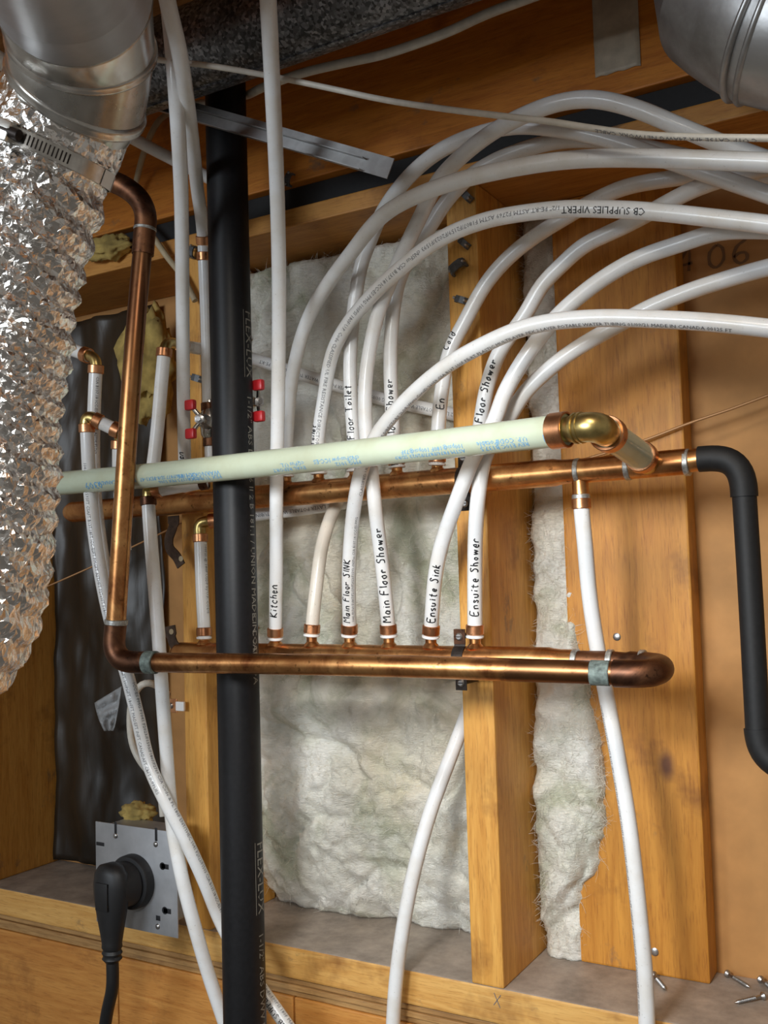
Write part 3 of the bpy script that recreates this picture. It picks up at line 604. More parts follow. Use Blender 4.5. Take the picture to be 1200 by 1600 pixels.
o, P = tube('pex_tube', [(683, 724, -.035), (685, 667, -.036), (690, 612, -.036), (702, 550, -.034), (725, 505, -.033), (760, 442, -.033), (797, 400, -.033), (842, 365, -.033), (880, 342, -.033), (925, 315, -.033), (975, 293, -.033), (1050, 279, -.033), (1120, 272, -.030), (1200, 285, -.015), (1260, 295, -.01)], 'white tube marked En Cold crossing the front of the stapled stud', UG)
outlet(up, o, P, zu_); hand('En', P, (684, 641), .0085, -.5, o, .0011, gap=.3); hand('Cold', P, (703, 547), .0075, .35, o, .0010, gap=.42)
o, P = tube('pex_tube', [(743, 722, -.035), (747, 690, -.037), (751, 660, -.041), (762, 600, -.044), (780, 550, -.047), (800, 520, -.049), (820, 493, -.050), (847, 445, -.051), (880, 412, -.052), (910, 385, -.053), (972, 355, -.054), (1005, 338, -.055), (1075, 300, -.055), (1125, 281, -.055), (1200, 262, -.050), (1260, 250, -.05)], 'white tube marked Main Floor Shower, rightmost on the upper manifold', UG)
outlet(up, o, P, zu_); hand('Main Floor Shower', P, (750, 697), .0080, -.15, o, .0013, gap=.36)
# drop tube under the tee, and tube running down in front of the bottom plate
o, P = tube('pex_tube', [(908, 781, -.035), (909, 800, -.035), (914, 850, -.033), (921, 930, -.024), (933, 1010, -.013), (948, 1090, -.010), (965, 1180, -.014), (983, 1290, -.020), (998, 1420, -.022), (1008, 1530, -.022), (1012, 1640, -.022)], 'white tube dropping from the upper manifold tee past the u-bend to the bottom', 'white drop tubes')
ring_on(P, .004, o); p, T = P.ev(0); sleeve(up, p-T*.003, T, .0092, .005, 'solder_joint', 'solder')
pr('FT '.join(TX_D.split(' ')), .0028, P, P.near(946, 1100), 1, -1.25, o)
o, P = tube('pex_tube', [(748, 1060, .075), (738, 1090, .062), (724, 1130, .042), (702, 1188, .017), (672, 1270, -.010), (645, 1370, -.020), (628, 1460, -.023), (618, 1540, -.023), (612, 1640, -.023)], 'white tube curving from behind the stapled stud down over the bottom plate', 'white drop tubes')
# left hand tubes
LT = 'white tubes at the left'
o, P = tube('pex_tube', [(289.5, 762, -.037), (288.5, 715, -.055), (287, 650, -.080), (286, 560, -.102), (285, 450, -.130), (283, 300, -.185), (277, 180, -.240), (269, 70, -.262), (262, 0, -.265), (258, -50, -.265)], 'long white vertical tube marked Kitchen left of the drain pipe', LT)
outlet(up, o, P, zu_); hand('Kitchen', P, (290, 745), .0085, .2, o)
o, P = tube('pex_tube', [(254, -45, -.335), (261, 0, -.325), (278, 70, -.295), (291, 150, -.245), (302, 235, -.170), (309, 300, -.105), (316, 350, -.060), (318.5, 380, -.050)], 'white tube slanting down from the top to a coupling beside the drain pipe', LT)
ring_on(P, P.L-.004, o)
o2, P = tube('pex_tube', [(318.7, 384, -.049), (319.5, 410, -.045), (323, 500, -.040), (326, 641, -.038)], 'thin white tube between the coupling and the red valve beside the drain pipe', LT)
ring_on(P, .013, o2); ring_on(P, P.L-.004, o2, mat='copdark')
o, P = tube('pex_tube', [(-40, 66, -.42), (20, 108, -.36), (110, 160, -.19), (200, 212, -.075), (235, 231, -.045), (270, 249, -.028), (330, 280, -.020)], 'white tube slanting down from the top left behind the metal elbow', LT)
# A
o, P = tube('pex_tube', [(60, 528, -.135), (95, 540, -.135), (138, 556, -.135)], 'short white tube stub coming out from behind the foil duct', LT); ring_on(P, P.L-.004, o)
def fitting(label, legs, r=.0068, nm='brass_elbow', mats='brass'):
    e = empty(nm, legs[0][len(legs[0])//2]); tag(e, label, 'pipe fitting', 'brass fittings')
    for l in legs: smoothobj(mesh('fitting_body', *sweep(Path(l, .003), r, 18), M[mats], e), 1.2)
    return e
fitting('small brass elbow beside the foil duct above a speckled tube', [px([(136, 555, -.135), (147, 559, -.135), (150.5, 568, -.135), (150, 580, -.135)])])
o, P = tube('pex_tube', [(150, 572, -.135), (147, 640, -.132), (146, 720, -.125), (150, 790, -.110), (162, 880, -.105), (176, 960, -.105)], 'speckled white tube below the small brass elbow beside the foil duct', LT); ring_on(P, .004, o); pr('CSA B137.18 ICC-ES PMG 100F ASTM F2769', .0036, P, P.near(147, 590), 1, .1, o)
fitting('brass elbow on top of the left descending tube', [px([(151, 657, -.152), (142, 652, -.154), (135.5, 655, -.155), (135.5, 672, -.155)])], .0078)
o, P = tube('pex_tube', [(146, 655, -.153), (165, 664, -.145), (186, 674, -.137)], 'short white tube stub crossing to the copper riser', LT); ring_on(P, .005, o); ring_on(P, P.L-.004, o)
fitting('brass elbow hidden beside the copper riser', [px([(184, 673, -.138), (188, 677, -.135), (187, 684, -.133), (186, 700, -.130)])], .0066)
o, P = tube('pex_tube', [(186, 690, -.131), (186, 740, -.128), (190, 800, -.124), (195, 860, -.12)], 'sliver of white tube showing left of the copper riser', LT); ring_on(P, .004, o)
o, P = tube('pex_tube', [(135.5, 664, -.155), (137, 700, -.153), (141, 770, -.146), (147, 830, -.142), (157, 895, -.140), (173, 970, -.139), (200, 1060, -.138), (215, 1120, -.137), (233, 1195, -.136), (258, 1250, -.135), (290, 1312, -.118), (320, 1378, -.092), (345, 1440, -.066), (380, 1505, -.058), (415, 1555, -.058), (450, 1605, -.058), (480, 1650, -.058)], 'left descending white tube with black print slanting behind the drain pipe', LT)
ring_on(P, .004, o); pr('FT '.join(TX_D.split(' ')), .0038, P, P.near(143, 720), 1, -.75, o); pr('ICC-ES PMG F1041 F2023/F1593/F1807/F2769 CSA Code & PL 180F ENT/THEC '+TX_D, .0042, P, P.near(203, 1065), 1, .45, o); pr('CB SUPPLIES', .0066, P, P.near(450, 1603), -1, .1, o, 'ink')
o, P = tube('pex_tube', [(257, 546, -.105), (252, 600, -.107), (246, 670, -.110), (239, 730, -.114), (236, 748, -.116)], 'glossy white tube between the brass elbow and the tee left of the Kitchen tube', LT); ring_on(P, .004, o)
fitting('brass elbow at the top of the glossy white tube in the left bay', [px([(256.5, 556, -.105), (257.5, 543, -.103), (262, 536.5, -.095), (275, 537, -.070), (288, 540, -.047)])], .0066)
tee = fitting('brass tee below the green pipe with a white tube going right', [px([(236.5, 745, -.116), (232, 765, -.118), (232, 790, -.118)]), px([(233, 768, -.118), (250, 766, -.112)])], .0070, 'brass_tee')
o, P = tube('pex_tube', [(241, 767, -.115), (280, 760, -.105), (322, 752.5, -.092)], 'short white horizontal stub just under the green pipe left of the drain pipe', LT); ring_on(P, .004, o); ring_on(P, P.L-.003, o, mat='copdark')
o, P = tube('pex_tube', [(231.5, 778, -.118), (234, 820, -.119), (241, 910, -.120), (248, 1000, -.120), (254, 1090, -.119), (259, 1160, -.116), (264, 1230, -.112), (271, 1300, -.112), (284, 1370, -.106), (302, 1440, -.094), (325, 1520, -.075), (350, 1595, -.062), (368, 1650, -.06)], 'right descending white tube below the brass tee passing in front of the steel plate', LT); ring_on(P, .004, o, mat='copdark')
# short tube and horizontal runs
o, P = tube('pex_tube', [(319, 995, -.035), (319, 985, -.035), (316, 930, -.033), (313, 836, -.030)], 'short white tube between the lower manifold and a brass elbow beside the drain pipe', LT)
outlet(lo, o, P, zl); ring_on(P, P.L-.004, o); pr('73F/ 100PSI @ 180F USDF by U.P. CODE', .0042, P, P.near(318, 838), -1, .62, o)
fitting('brass elbow beside the drain pipe below the upper manifold', [px([(312.5, 840, -.030), (311.5, 822, -.029), (317, 816, -.028), (335, 814, -.024)])], .0076)
o, P = tube('pex_tube', [(328, 814.5, -.026), (400, 804.5, .000), (470, 796, .020), (530, 787, .040), (560, 782, .075), (590, 775, .11)], 'white tube running level behind the drain pipe just under the upper manifold', 'white tubes running level behind'); ring_on(P, .004, o)
pr(TX_E, .0046, P, P.near(520, 789), -1, -.15, o)
o, P = tube('pex_tube', [(283, 539, -.055), (300, 543, -.020), (340, 549, -.012), (393, 560, .010), (480, 588, .038), (600, 624, .050), (680, 641, .056), (735, 653, .060)], 'white tube running level across the insulation behind the upright tubes', 'white tubes running level behind'); ring_on(P, .004, o)
pr(TX_E+TX_E, .0044, P, P.near(715, 649), -1, -.15, o)

# ================================================================== foil dryer duct and metal elbow
DR = 0.0525
def loft(rings):
    n = len(rings[0]); V = [v for r in rings for v in r]; Fc = []
    for k in range(len(rings)-1):
        for i in range(n):
            j = (i+1) % n; Fc.append((k*n+i, k*n+j, (k+1)*n+j, (k+1)*n+i))
    return V, Fc
def tri_noise(p): return noise.noise(p)
fp = Path([atd(96, 180, .762), atd(88, 197, .762), atd(70, 243, .765), atd(31, 370, .77), atd(1, 520, .775), atd(-16, 650, .775), atd(-22, 780, .775), atd(-30, 880, .775), atd(-51, 960, .775), atd(-95, 1030, .78), atd(-160, 1085, .78), atd(-240, 1110, .78)], .0029)
CLS = fp.near(70, 243)
foil = empty('foil_duct', fp.p[len(fp.p)//2]); tag(foil, 'crinkled silver foil flexible duct hanging down the left edge', 'duct')
rings = []; n = 116; X = None; rf = random.Random(3)
for i, p in enumerate(fp.p):
    T = fp.T[i]; X = frame_from(T, (0, -1, 0))[0] if X is None else X; X = (X-T*X.dot(T)).normalized(); Y = T.cross(X); R = []
    s = fp.s[i]
    amp = min(1.0, max(0.1, (s-CLS-.008)/.02)); fr = 1.0 if abs(s-CLS) > .008 else 0.12
    for k in range(n):
        a = 2*math.pi*(k+rf.uniform(-.38, .38)*fr)/n
        dr_ = X*math.cos(a)+Y*math.sin(a)
        se = s-0.030*dr_.dot(RT)*min(1, max(0, (s-CLS)/.08))          # the spiral leans
        q = Vector((math.cos(a)*2.3, math.sin(a)*2.3, se*40))
        ph = se/0.0185+a/(2*math.pi); fph = ph-math.floor(ph)
        rib = (1-abs(2*fph-1)**1.2)*0.0055*amp                         # sharp-bottomed corrugation
        d1 = noise.noise(q); d2 = noise.noise(q*2.1+Vector((7, 1, 3))); d3 = noise.noise(q*4.6+Vector((3, 3, 8)))
        cr = ((0.5-abs(d1))*0.0036+(0.4-abs(d2))*0.0034+rf.uniform(-.0006, .0006))*fr
        dent = noise.noise(Vector((math.cos(a)*1.1, math.sin(a)*1.1, s*13)))*0.0026*amp
        r = DR-0.0035+rib+cr+dent if fr == 1 else DR-.0008
        if s < CLS: r = DR-.0005+cr*.8
        R.append(p+T*rf.uniform(-.0009, .0009)*fr+dr_*r)
    rings.append(R)
V, Fc = loft(rings); Fc = [t for f in Fc for t in (((f[0], f[1], f[2]), (f[0], f[2], f[3])) if rf.random() < .5 else ((f[0], f[1], f[3]), (f[1], f[2], f[3])))]
o = mesh('foil_sleeve', V, Fc, M['foil'], foil); o.data.shade_flat()
# worm-drive clamp around the foil
cl = empty('hose_clamp', fp.ev(CLS)[0]); tag(cl, 'steel worm-drive clamp tightened around the foil duct near the elbow', 'clamp')
pc, Tc = fp.ev(CLS)
V, Fc = lathe([(DR+.0004, -.0062), (DR+.0016, -.006), (DR+.0016, .006), (DR+.0004, .0062)], 64, False)
smoothobj(mesh('band', *placed((V, Fc), pc, Tc), M['nickel'], cl), .5)
Dv = (CAM-pc); Dv = (Dv-Tc*Dv.dot(Tc)).normalized(); Uv = Tc.cross(Dv)
def onclamp(a, h, r): return pc+Tc*h+(Dv*math.cos(a)+Uv*math.sin(a))*r
def sgn_right(a): return onclamp(a, 0, DR).dot(RT)
sg = 1 if sgn_right(.5) > sgn_right(-.5) else -1
for k in range(13):                              # slots cut across the band
    a = sg*(-.36+k*.055); c = onclamp(a, 0, DR+.0018); rd = (c-pc).normalized(); tn = Tc.cross(rd)
    b0 = box(-.0037, .0037, -.0005, .0005, -.00025, .00025)
    V = [c+Tc*v[0]+(tn*v[1])+rd*v[2] for v in b0[0]]; mesh('band_slot', V, b0[1], M['blackiron'], cl)
c = onclamp(-sg*.60, 0, DR+.005); rd = (c-pc).normalized(); tn = Tc.cross(rd)
b0 = box(-.0075, .0075, -.009, .009, -.0045, .005, .0015); smoothobj(mesh('screw_housing', [c+Tc*v[0]+tn*v[1]+rd*v[2] for v in b0[0]], b0[1], M['nickel'], cl), .6)
smoothobj(mesh('worm_screw', *cyl(c-tn*.016+rd*.001, c+tn*.013+rd*.001, .0042, 14), M['blackiron'], cl))
def band_patch(a0, a1, h0, h1, r, nseg=8):
    V = []; 
    for i in range(nseg+1):
        a = a0+(a1-a0)*i/nseg; V += [onclamp(a, h0, r), onclamp(a, h1, r)]
    return V, [(2*i, 2*i+1, 2*i+3, 2*i+2) for i in range(nseg)]
mesh('paper_label', *band_patch(sg*.92, sg*1.28, -.0062, .0062, DR+.0021), M['white'], cl)
# elbow of four gores
eg = [atd(121, 143, .750), atd(128, 66, .725), atd(112, -15, .675), atd(80, -95, .605), atd(40, -190, .53), atd(-10, -300, .45)]
elb = empty('metal_elbow', eg[1]); tag(elb, 'shiny galvanised adjustable duct elbow above the foil duct, top wrapped in grey tape', 'duct elbow')
epth = Path([fp.ev(CLS-.004)[0], fp.p[0]]+eg, .003); B1, B2, B3 = epth.near(121, 143), epth.near(128, 66), epth.near(112, -15)
def gore(s0, s1, m, nm, r0=DR, r1=DR):
    rr = []; X = Vector((1, 0, 0))
    for t in range(9):
        s = s0+(s1-s0)*t/8; p = epth.ev(s0)[0].lerp(epth.ev(s1)[0], t/8)
        T = epth.ev(s0)[1].lerp(epth.ev(s1)[1], t/8).normalized(); x = (X-T*X.dot(T)).normalized(); y = T.cross(x)
        r = r0+(r1-r0)*t/8
        rr.append([p+(x*math.cos(2*math.pi*k/56)+y*math.sin(2*math.pi*k/56))*r for k in range(56)])
    return smoothobj(mesh(nm, *loft(rr), m, elb), 1.0)
def bead(s, r, w, m='galvs'):
    p, T = epth.ev(s); return smoothobj(mesh('seam_bead', *placed(lathe([(r-.002, -w), (r+.0012, -w*.7), (r+.0022, -w*.25), (r+.0012, 0), (r+.0022, w*.25), (r+.0012, w*.7), (r-.002, w)], 64, False), p, T), M[m], elb), 1.4)
L = epth.L; ss = [0.0, .030, .056, .088]
gore(.012, B1, M['galvs'], 'gore', DR-.003, DR); gore(B1, B2, M['galvs'], 'gore'); gore(B2, B3, M['galvs'], 'gore', DR, DR+.001)
bead(B1, DR, .006); bead(B2, DR, .0055); bead(B3, DR, .004)
gore(B3, B3+.05, M['foiltape'], 'tape_wrap', DR+.0018, DR+.0022); gore(B3+.05, L-.02, M['foiltape'], 'tape_wrap', DR+.0022, DR+.003)
p, T = epth.ev((B2+B3)/2)
for a in (0, .13):                               # rivet bumps
    for hh in (-.008, .0, .008):
        c = p+T*hh; Dv2 = (CAM-c); Dv2 = (Dv2-T*Dv2.dot(T)).normalized(); U2 = T.cross(Dv2); d = (Dv2*math.cos(.45)+U2*math.sin(.45)*(1 if U2.dot(RT) > 0 else -1)).normalized()
        if a == 0: smoothobj(mesh('rivet', *placed(lathe([(.0022, -.001), (.002, .0006), (.001, .0014)], 10), c+d*DR, d), M['galvs'], elb), 1.4)

# ================================================================== round ducts overhead
bc = at(330, 70, -0.19)
bd = empty('round_duct', (-0.1, -0.19, bc.z-.051)); tag(bd, 'dark spangled galvanised round duct along the joist at the top', 'duct')
smoothobj(mesh('duct_body', *placed(lathe([(.043, 0), (.0455, .003), (.0455, 1.297), (.043, 1.3)], 56), (-0.50, -0.19, bc.z), (1, 0, 0)), M['galv'], bd), .8)
mesh('seam', *box(-0.50, 0.80, -0.1925, -0.1875, bc.z-.0468, bc.z-.0452), M['galv'], bd)
bt = empty('duct_boot', atd(1130, 25, .80)); tag(bt, 'galvanised duct elbow with a raised seam in the top right corner', 'duct elbow')
bp = Path([atd(1460, 84, .74), atd(1290, 52, .78), atd(1178, 26, .80), atd(1142, -4, .82), atd(1122, -65, .84), atd(1115, -200, .88)], .004)
BR = .0635
def seg(s0, s1, m, nm):
    rr = []; 
    for t in range(5):
        p = bp.ev(s0)[0].lerp(bp.ev(s1)[0], t/4); T = bp.ev(s0)[1].lerp(bp.ev(s1)[1], t/4).normalized(); x = (Vector((0, 1, 0))-T*T.y).normalized(); y = T.cross(x)
        rr.append([p+(x*math.cos(2*math.pi*k/56)+y*math.sin(2*math.pi*k/56))*BR for k in range(56)])
    return smoothobj(mesh(nm, *loft(rr), m, bt), 1.0)
s1 = bp.near(1208, 32)
seg(0, s1, M['galvb'], 'duct_collar'); seg(s1, s1+.045, M['galvb'], 'gore'); seg(s1+.045, bp.L, M['galvb'], 'gore')
for s in (s1, s1+.006):
    p, T = bp.ev(s); smoothobj(mesh('seam_bead', *placed(lathe([(BR-.002, -.003), (BR+.0015, -.002), (BR+.0024, 0), (BR+.0015, .002), (BR-.002, .003)], 64, False), p, T), M['galvb'], bt), 1.4)
# hanging metal strip
A, B = at(150, 131, -.150), at(611, 264, -.142); d = (B-A).normalized(); up_ = Vector((0, 0, 1)); w = d.cross(Vector((0, -1, 0))).normalized()
if w.z < 0: w = -w
bs = empty('metal_strip', A.lerp(B, .5)); tag(bs, 'grey galvanised channel strip slanting across the top of the drain pipe', 'metal strip')
nrm = Vector((0, -1, 0))
def plank(a, b, h0, h1, y0, y1): return [a+w*h0+nrm*y0, b+w*h0+nrm*y0, b+w*h1+nrm*y0, a+w*h1+nrm*y0, a+w*h0+nrm*y1, b+w*h0+nrm*y1, b+w*h1+nrm*y1, a+w*h1+nrm*y1], [(0, 1, 2, 3), (7, 6, 5, 4), (0, 4, 5, 1), (1, 5, 6, 2), (2, 6, 7, 3), (3, 7, 4, 0)]
mesh('strip_web', *plank(A, B, -.0105, .0105, 0, .001), M['galvb'], bs)
mesh('strip_lip', *plank(A, A.lerp(B, .93), -.0105, -.0095, .001, .008), M['galvb'], bs); mesh('strip_lip', *plank(A, A.lerp(B, .93), .0015, .0025, .001, .009), M['galvb'], bs)
# duct tape on the joist
V, Fc = [], []
a, c = at(924, -30, -.0006), at(980, 108, -.0006); x0 = a.x; z0 = c.z; x1 = x0+.0485; z1 = a.z; n1, n2 = 8, 24
for j in range(n2+1):
    for i in range(n1+1):
        t = j/n2; V.append((x0+(x1-x0)*i/n1, -.0012-max(0, .0014*math.sin(t*40))*math.exp(-((t-.35)/.10)**2)-abs(noise.noise(Vector((i*.8, j*.7, 2))))*.0008, z0+(z1-z0)*t+(.0008*math.sin(i*2.1) if j == 0 else 0)))
for j in range(n2):
    for i in range(n1): q = j*(n1+1)+i; Fc.append((q, q+1, q+n1+2, q+n1+1))
o = tag(mesh('duct_tape_strip', V, Fc, M['tape'], smooth=True), 'strip of grey duct tape stuck on the orange joist', 'tape'); o.modifiers.new('t', 'SOLIDIFY').thickness = .0004

# ================================================================== cables and wires
o, P = tube('network_cable', [(215, 86, -.27), (245, 93, -.265), (330, 103, -.255), (433, 121, -.222), (520, 139, -.205), (600, 156, -.198), (700, 171, -.195), (800, 183, -.195), (860, 190, -.195), (930, 201, -.195), (1000, 210, -.195), (1080, 214, -.198), (1210, 216, -.2), (1270, 217, -.2)], 'thin white network cable with print sagging across the top tubes', None, .0029, 'cable', 'cable', 12)
pr('C UTP CAT5E 4PR 24AWG NETWORK CABLE', .0036, P, P.near(1185, 215), -1, .15, o, 'print', .0029, 1.35)
tube('power_cable', [(300, 164, -.060), (345, 158, -.060), (384, 149, -.068), (396, 144, -.102), (410, 137, -.128), (440, 125, -.128), (480, 112, -.127), (540, 98, -.126), (600, 85, -.127), (640, 72, -.126), (700, 50, -.128), (760, 22, -.128), (830, -4, -.128), (900, -30, -.128)], 'white power cable running under the dark round duct', 'household cables', .0049, 'cable', 'cable', 12)
tube('power_cable', [(262, 178, -.020), (250, 186, -.028), (238, 205, -.030), (226, 235, -.028), (215, 275, -.022), (210, 310, -.012), (218, 345, -.014), (238, 368, -.016), (260, 400, -.014), (285, 432, -.012), (305, 470, -.010)], 'tan cable looping down behind the copper riser onto the stud', 'household cables', .0042, 'tan', 'cable', 12)
tube('power_cable', [(262, 1085, .02), (248, 1073, -.01), (232, 1066, -.03), (217, 1072, -.035), (206, 1095, -.035), (203, 1125, -.035), (206, 1160, -.035), (218, 1188, -.035), (240, 1215, -.04), (252, 1245, -.045), (255, 1275, -.045)], 'cream cable looping out of the wall behind the left tubes', 'household cables', .0047, 'cable', 'cable', 12)
tube('bare_wire', [(880, 728, .09), (965, 702, .095), (1010, 687, .098), (1080, 660, .100), (1140, 640, .102), (1210, 614, .104), (1280, 590, .105)], 'thin brown wire slanting up to the right across the wide board', 'thin wires', .0016, 'wire', 'wire', 8)
tube('bare_wire', [(40, 932, .02), (66, 920, .04), (147, 884, .080), (210, 853, .095), (250, 834, .10), (295, 812, .11)], 'thin brown wire slanting across the dark plastic sheet', 'thin wires', .0014, 'wire', 'wire', 8)

# ================================================================== straps, staples, valves
def strap(X, zc, r, label, mat='blackiron', topm=None, flip=False):
    e = empty('pipe_strap', (X, -.002, zc-r-.02)); tag(e, label, 'pipe strap', 'pipe straps')
    wd = .0065; t = .0011; prof = []
    R0 = r+.0003
    yt = YL-.004; pts = [(yt, zc+R0+.018)]
    for k in range(13):
        a = math.pi/2+.35+(math.pi-.7)*k/12; pts.append((YL+math.cos(a)*R0, zc+math.sin(a)*R0))
    pts += [(yt, zc-R0-.018)]
    pts.insert(1, (yt, zc+R0+.003)); pts.insert(-1, (yt, zc-R0-.003))
    V, Fc = [], []
    for i, (y, z) in enumerate(pts):
        a, b = pts[max(i-1, 0)], pts[min(i+1, len(pts)-1)]; dy, dz = b[0]-a[0], b[1]-a[1]; l = math.hypot(dy, dz); ny, nz = dz/l, -dy/l
        if i == 0 or i == len(pts)-1: ny, nz = -1, 0
        sgn = 1
        oy, oz = (y+ny*t*sgn, z+nz*t*sgn)
        V += [(X-wd, y, z), (X+wd, y, z), (X+wd, oy, oz), (X-wd, oy, oz)]
    for i in range(len(pts)-1):
        b = 4*i
        for k in range(4): Fc.append((b+k, b+(k+1) % 4, b+4+(k+1) % 4, b+4+k))
    Fc += [(3, 2, 1, 0), tuple(4*(len(pts)-1)+k for k in range(4))]
    mesh('strap_band', V, Fc, M[mat], e)
    for zz, mm in ((zc+R0+.010, topm), (zc-R0-.010, None)):
        yf_ = yt-.0013
        if mm: mesh('tab_face', *box(X-wd, X+wd, yf_-.0008, yf_-.0001, zz-.008, zz+.008, .0002), M[mm], e); yf_ -= .0008
        sc_ = smoothobj(mesh('screw', *placed(lathe([(.0042, 0), (.0042, .0008), (.0028, .0022)], 14), (X, yf_, zz), (0, -1, 0)), M['steel'], e), .6)
        mesh('screw_slot', *box(X-.003, X+.003, yf_-.0024, yf_-.0015, zz-.0005, zz+.0005), M['blackiron'], sc_)
        mesh('standoff', *cyl((X, yt, zz), (X, -.0002, zz), .003, 10), M['blackiron'], e)
    return e
strap(at(722, 1000, -.03).x+.002, zl, RM, 'dark pipe strap holding the lower manifold to the stapled stud', topm='copdark')
strap(at(724, 740, -.035).x+.003, zu_, RM, 'dark pipe strap holding the upper manifold to the stapled stud')
def half_clamp(pts, Y, label, hole):
    Pp = Path([at(x, y, Y) for x, y in pts], .003); V, Fc = [], []
    e = empty('pipe_strap', Pp.p[0]); tag(e, label, 'pipe strap', 'pipe straps')
    for i, p in enumerate(Pp.p):
        T = Pp.T[i]; nrm_ = Vector((T.z, 0, -T.x)).normalized(); w_ = .0068 if i > 3 else .009
        V += [p-nrm_*w_, p+nrm_*w_, p+nrm_*w_+Vector((0, -.0022, 0)), p-nrm_*w_+Vector((0, -.0022, 0))]
    m_ = len(Pp.p)
    for i in range(m_-1):
        for k in range(4): Fc.append((4*i+k, 4*i+(k+1) % 4, 4*i+4+(k+1) % 4, 4*i+4+k))
    Fc += [(3, 2, 1, 0), tuple(4*(m_-1)+k for k in range(4))]
    mesh('strap_band', V, Fc, M['rust'], e)
    for hx_, hy_ in hole:
        c_ = at(hx_, hy_, Y-.0024); smoothobj(mesh('screw_hole', *placed(lathe([(.0036, 0), (.0036, .0006), (.002, .0008)], 14), c_, (0, -1, 0)), M['tan'], e), .6)
half_clamp([(272, 806), (272, 822), (265, 840), (266, 858), (276, 868), (284, 884)], -.030, 'rusty half pipe clamp hanging below the upper manifold at the narrow stud', [(283, 873)])
half_clamp([(266, 978), (268, 992), (272, 1006), (282, 1018)], -.040, 'rusty pipe clamp at the left end of the lower manifold', [(268, 987)])
c = at(270, 1102, -.004); e = empty('copper_bracket', c); tag(e, 'small copper bracket with a screw on the narrow stud below the lower manifold', 'bracket')
b0 = box(-.010, .010, -.0035, -.002, -.009, .009, .0005); mesh('bracket_plate', [Vector(v)+c for v in b0[0]], b0[1], M['ring'], e)
smoothobj(mesh('screw', *placed(lathe([(.004, 0), (.004, .001), (.0026, .0024)], 14), c+Vector((0, -.0035, 0)), (0, -1, 0)), M['steel'], e), .6)
b0 = box(.010, .024, -.006, -.002, -.006, .006, .001); mesh('bracket_clip', [Vector(v)+c for v in b0[0]], b0[1], M['white'], e)
def staple(x, y, rot, label, Y=0.0, k=1.0):
    c = at(x, y, Y-.001); e = empty('cable_staple', c); tag(e, label, 'cable staple', 'grey cable staples')
    V, Fc = [], []; prof = [(-.0085, 0), (-.0085, .005), (-.006, .0085), (0, .0095), (.006, .0085), (.0085, .005), (.0085, 0), (.0065, 0), (.006, .0045), (.004, .0065), (0, .0072), (-.004, .0065), (-.006, .0045), (-.0065, 0)]
    for s in (-.004, .004):
        for u, h in prof: V.append((u*k, s*k, h*k))
    n = len(prof); Fc = [tuple(range(n))[::-1], tuple(range(n, 2*n))]+[(i, (i+1) % n, n+(i+1) % n, n+i) for i in range(n)]
    xa = Vector((math.cos(rot), 0, math.sin(rot))); ya = Vector((-math.sin(rot), 0, math.cos(rot))); za = Vector((0, -1, 0))
    mesh('staple_strap', [c+xa*v[0]+ya*v[1]+za*v[2] for v in V], Fc, M['staple'], e)
    for s in (-.0072, .0072): smoothobj(mesh('nail', *placed(lathe([(.0018, .004), (.0018, .0098), (.0012, .0105)], 10), c+xa*s*k, za), M['steel'], e), .6)
staple(731, 307, -.9, 'topmost grey cable staple on the stapled stud'); staple(727, 381, -.8, 'grey cable staple just under the print-marked tube arc', k=.9)
staple(718, 419, .5, 'large grey cable staple overhanging the stud edge', k=1.25); staple(723, 470, -.4, 'lowest grey cable staple beside the En Cold tube', k=.95)
staple(455, 282, 1.2, 'grey cable staple under the dark gap beside the Kitchen tube', Y=-.004); staple(304, 395, 1.3, 'grey cable staple beside the tube coupling left of the drain pipe', Y=-.002); staple(312, 592, -.35, 'grey cable staple on the narrow stud above the red valve', Y=-.002, k=1.1)
def valve(c, stem, label, hx, hz):
    c = Vector(c); e = empty('shutoff_valve', c-Vector((0, 0, .03))); tag(e, label, 'valve', 'red-handled valves')
    smoothobj(mesh('valve_body', *placed(lathe([(.0075, -.030), (.0075, -.020), (.0115, -.014), (.0125, 0), (.0115, .014), (.0075, .020), (.0075, .030)], 18), c, (0, 0, 1)), M['nickel'], e), .8)
    s = Vector(stem); d = (s-c).normalized()
    smoothobj(mesh('valve_stem', *placed(lathe([(.009, 0), (.009, (s-c).length*.6), (.005, (s-c).length*.65), (.005, (s-c).length)], 8), c, d), M['nickel'], e), .4)
    smoothobj(mesh('handle_nut', *placed(lathe([(.0062, -.002), (.0062, .003), (.003, .004), (.003, .007)], 6), s, d), M['steel'], e), .4)
    for sg in (1, -1):
        pts = [s+Vector((0, 0, .004*sg)), s+Vector((hx*.5, -.003, .010*sg)), s+Vector((hx, -.006, hz*sg))]
        P_ = Path(pts, .004); arm = smoothobj(mesh('handle_arm', *sweep(P_, .0028, 10), M['nickel'], e), 1.2)
        t = pts[-1]; b0 = box(-.0080, .0060, -.004, .004, -.0065, .0065, .0028); smoothobj(mesh('handle_grip', [t+Vector(v) for v in b0[0]], b0[1], M['red'], arm), .9)
    return e
vc = at(328, 662, -.038); valve(vc, at(312, 655, -.085), 'red-handled valve left of the black drain pipe', -.008, .0175)
valve(at(372, 630, -.036), at(404, 628, -.075), 'red-handled valve right of the black drain pipe behind the Kitchen tube', .006, .0185)
o, P = tube('pex_tube', [(329, 686, -.038), (330, 720, -.037), (331, 752, -.036)], 'short white tube below the red valve left of the drain pipe', LT); ring_on(P, .004, o, mat='copdark')

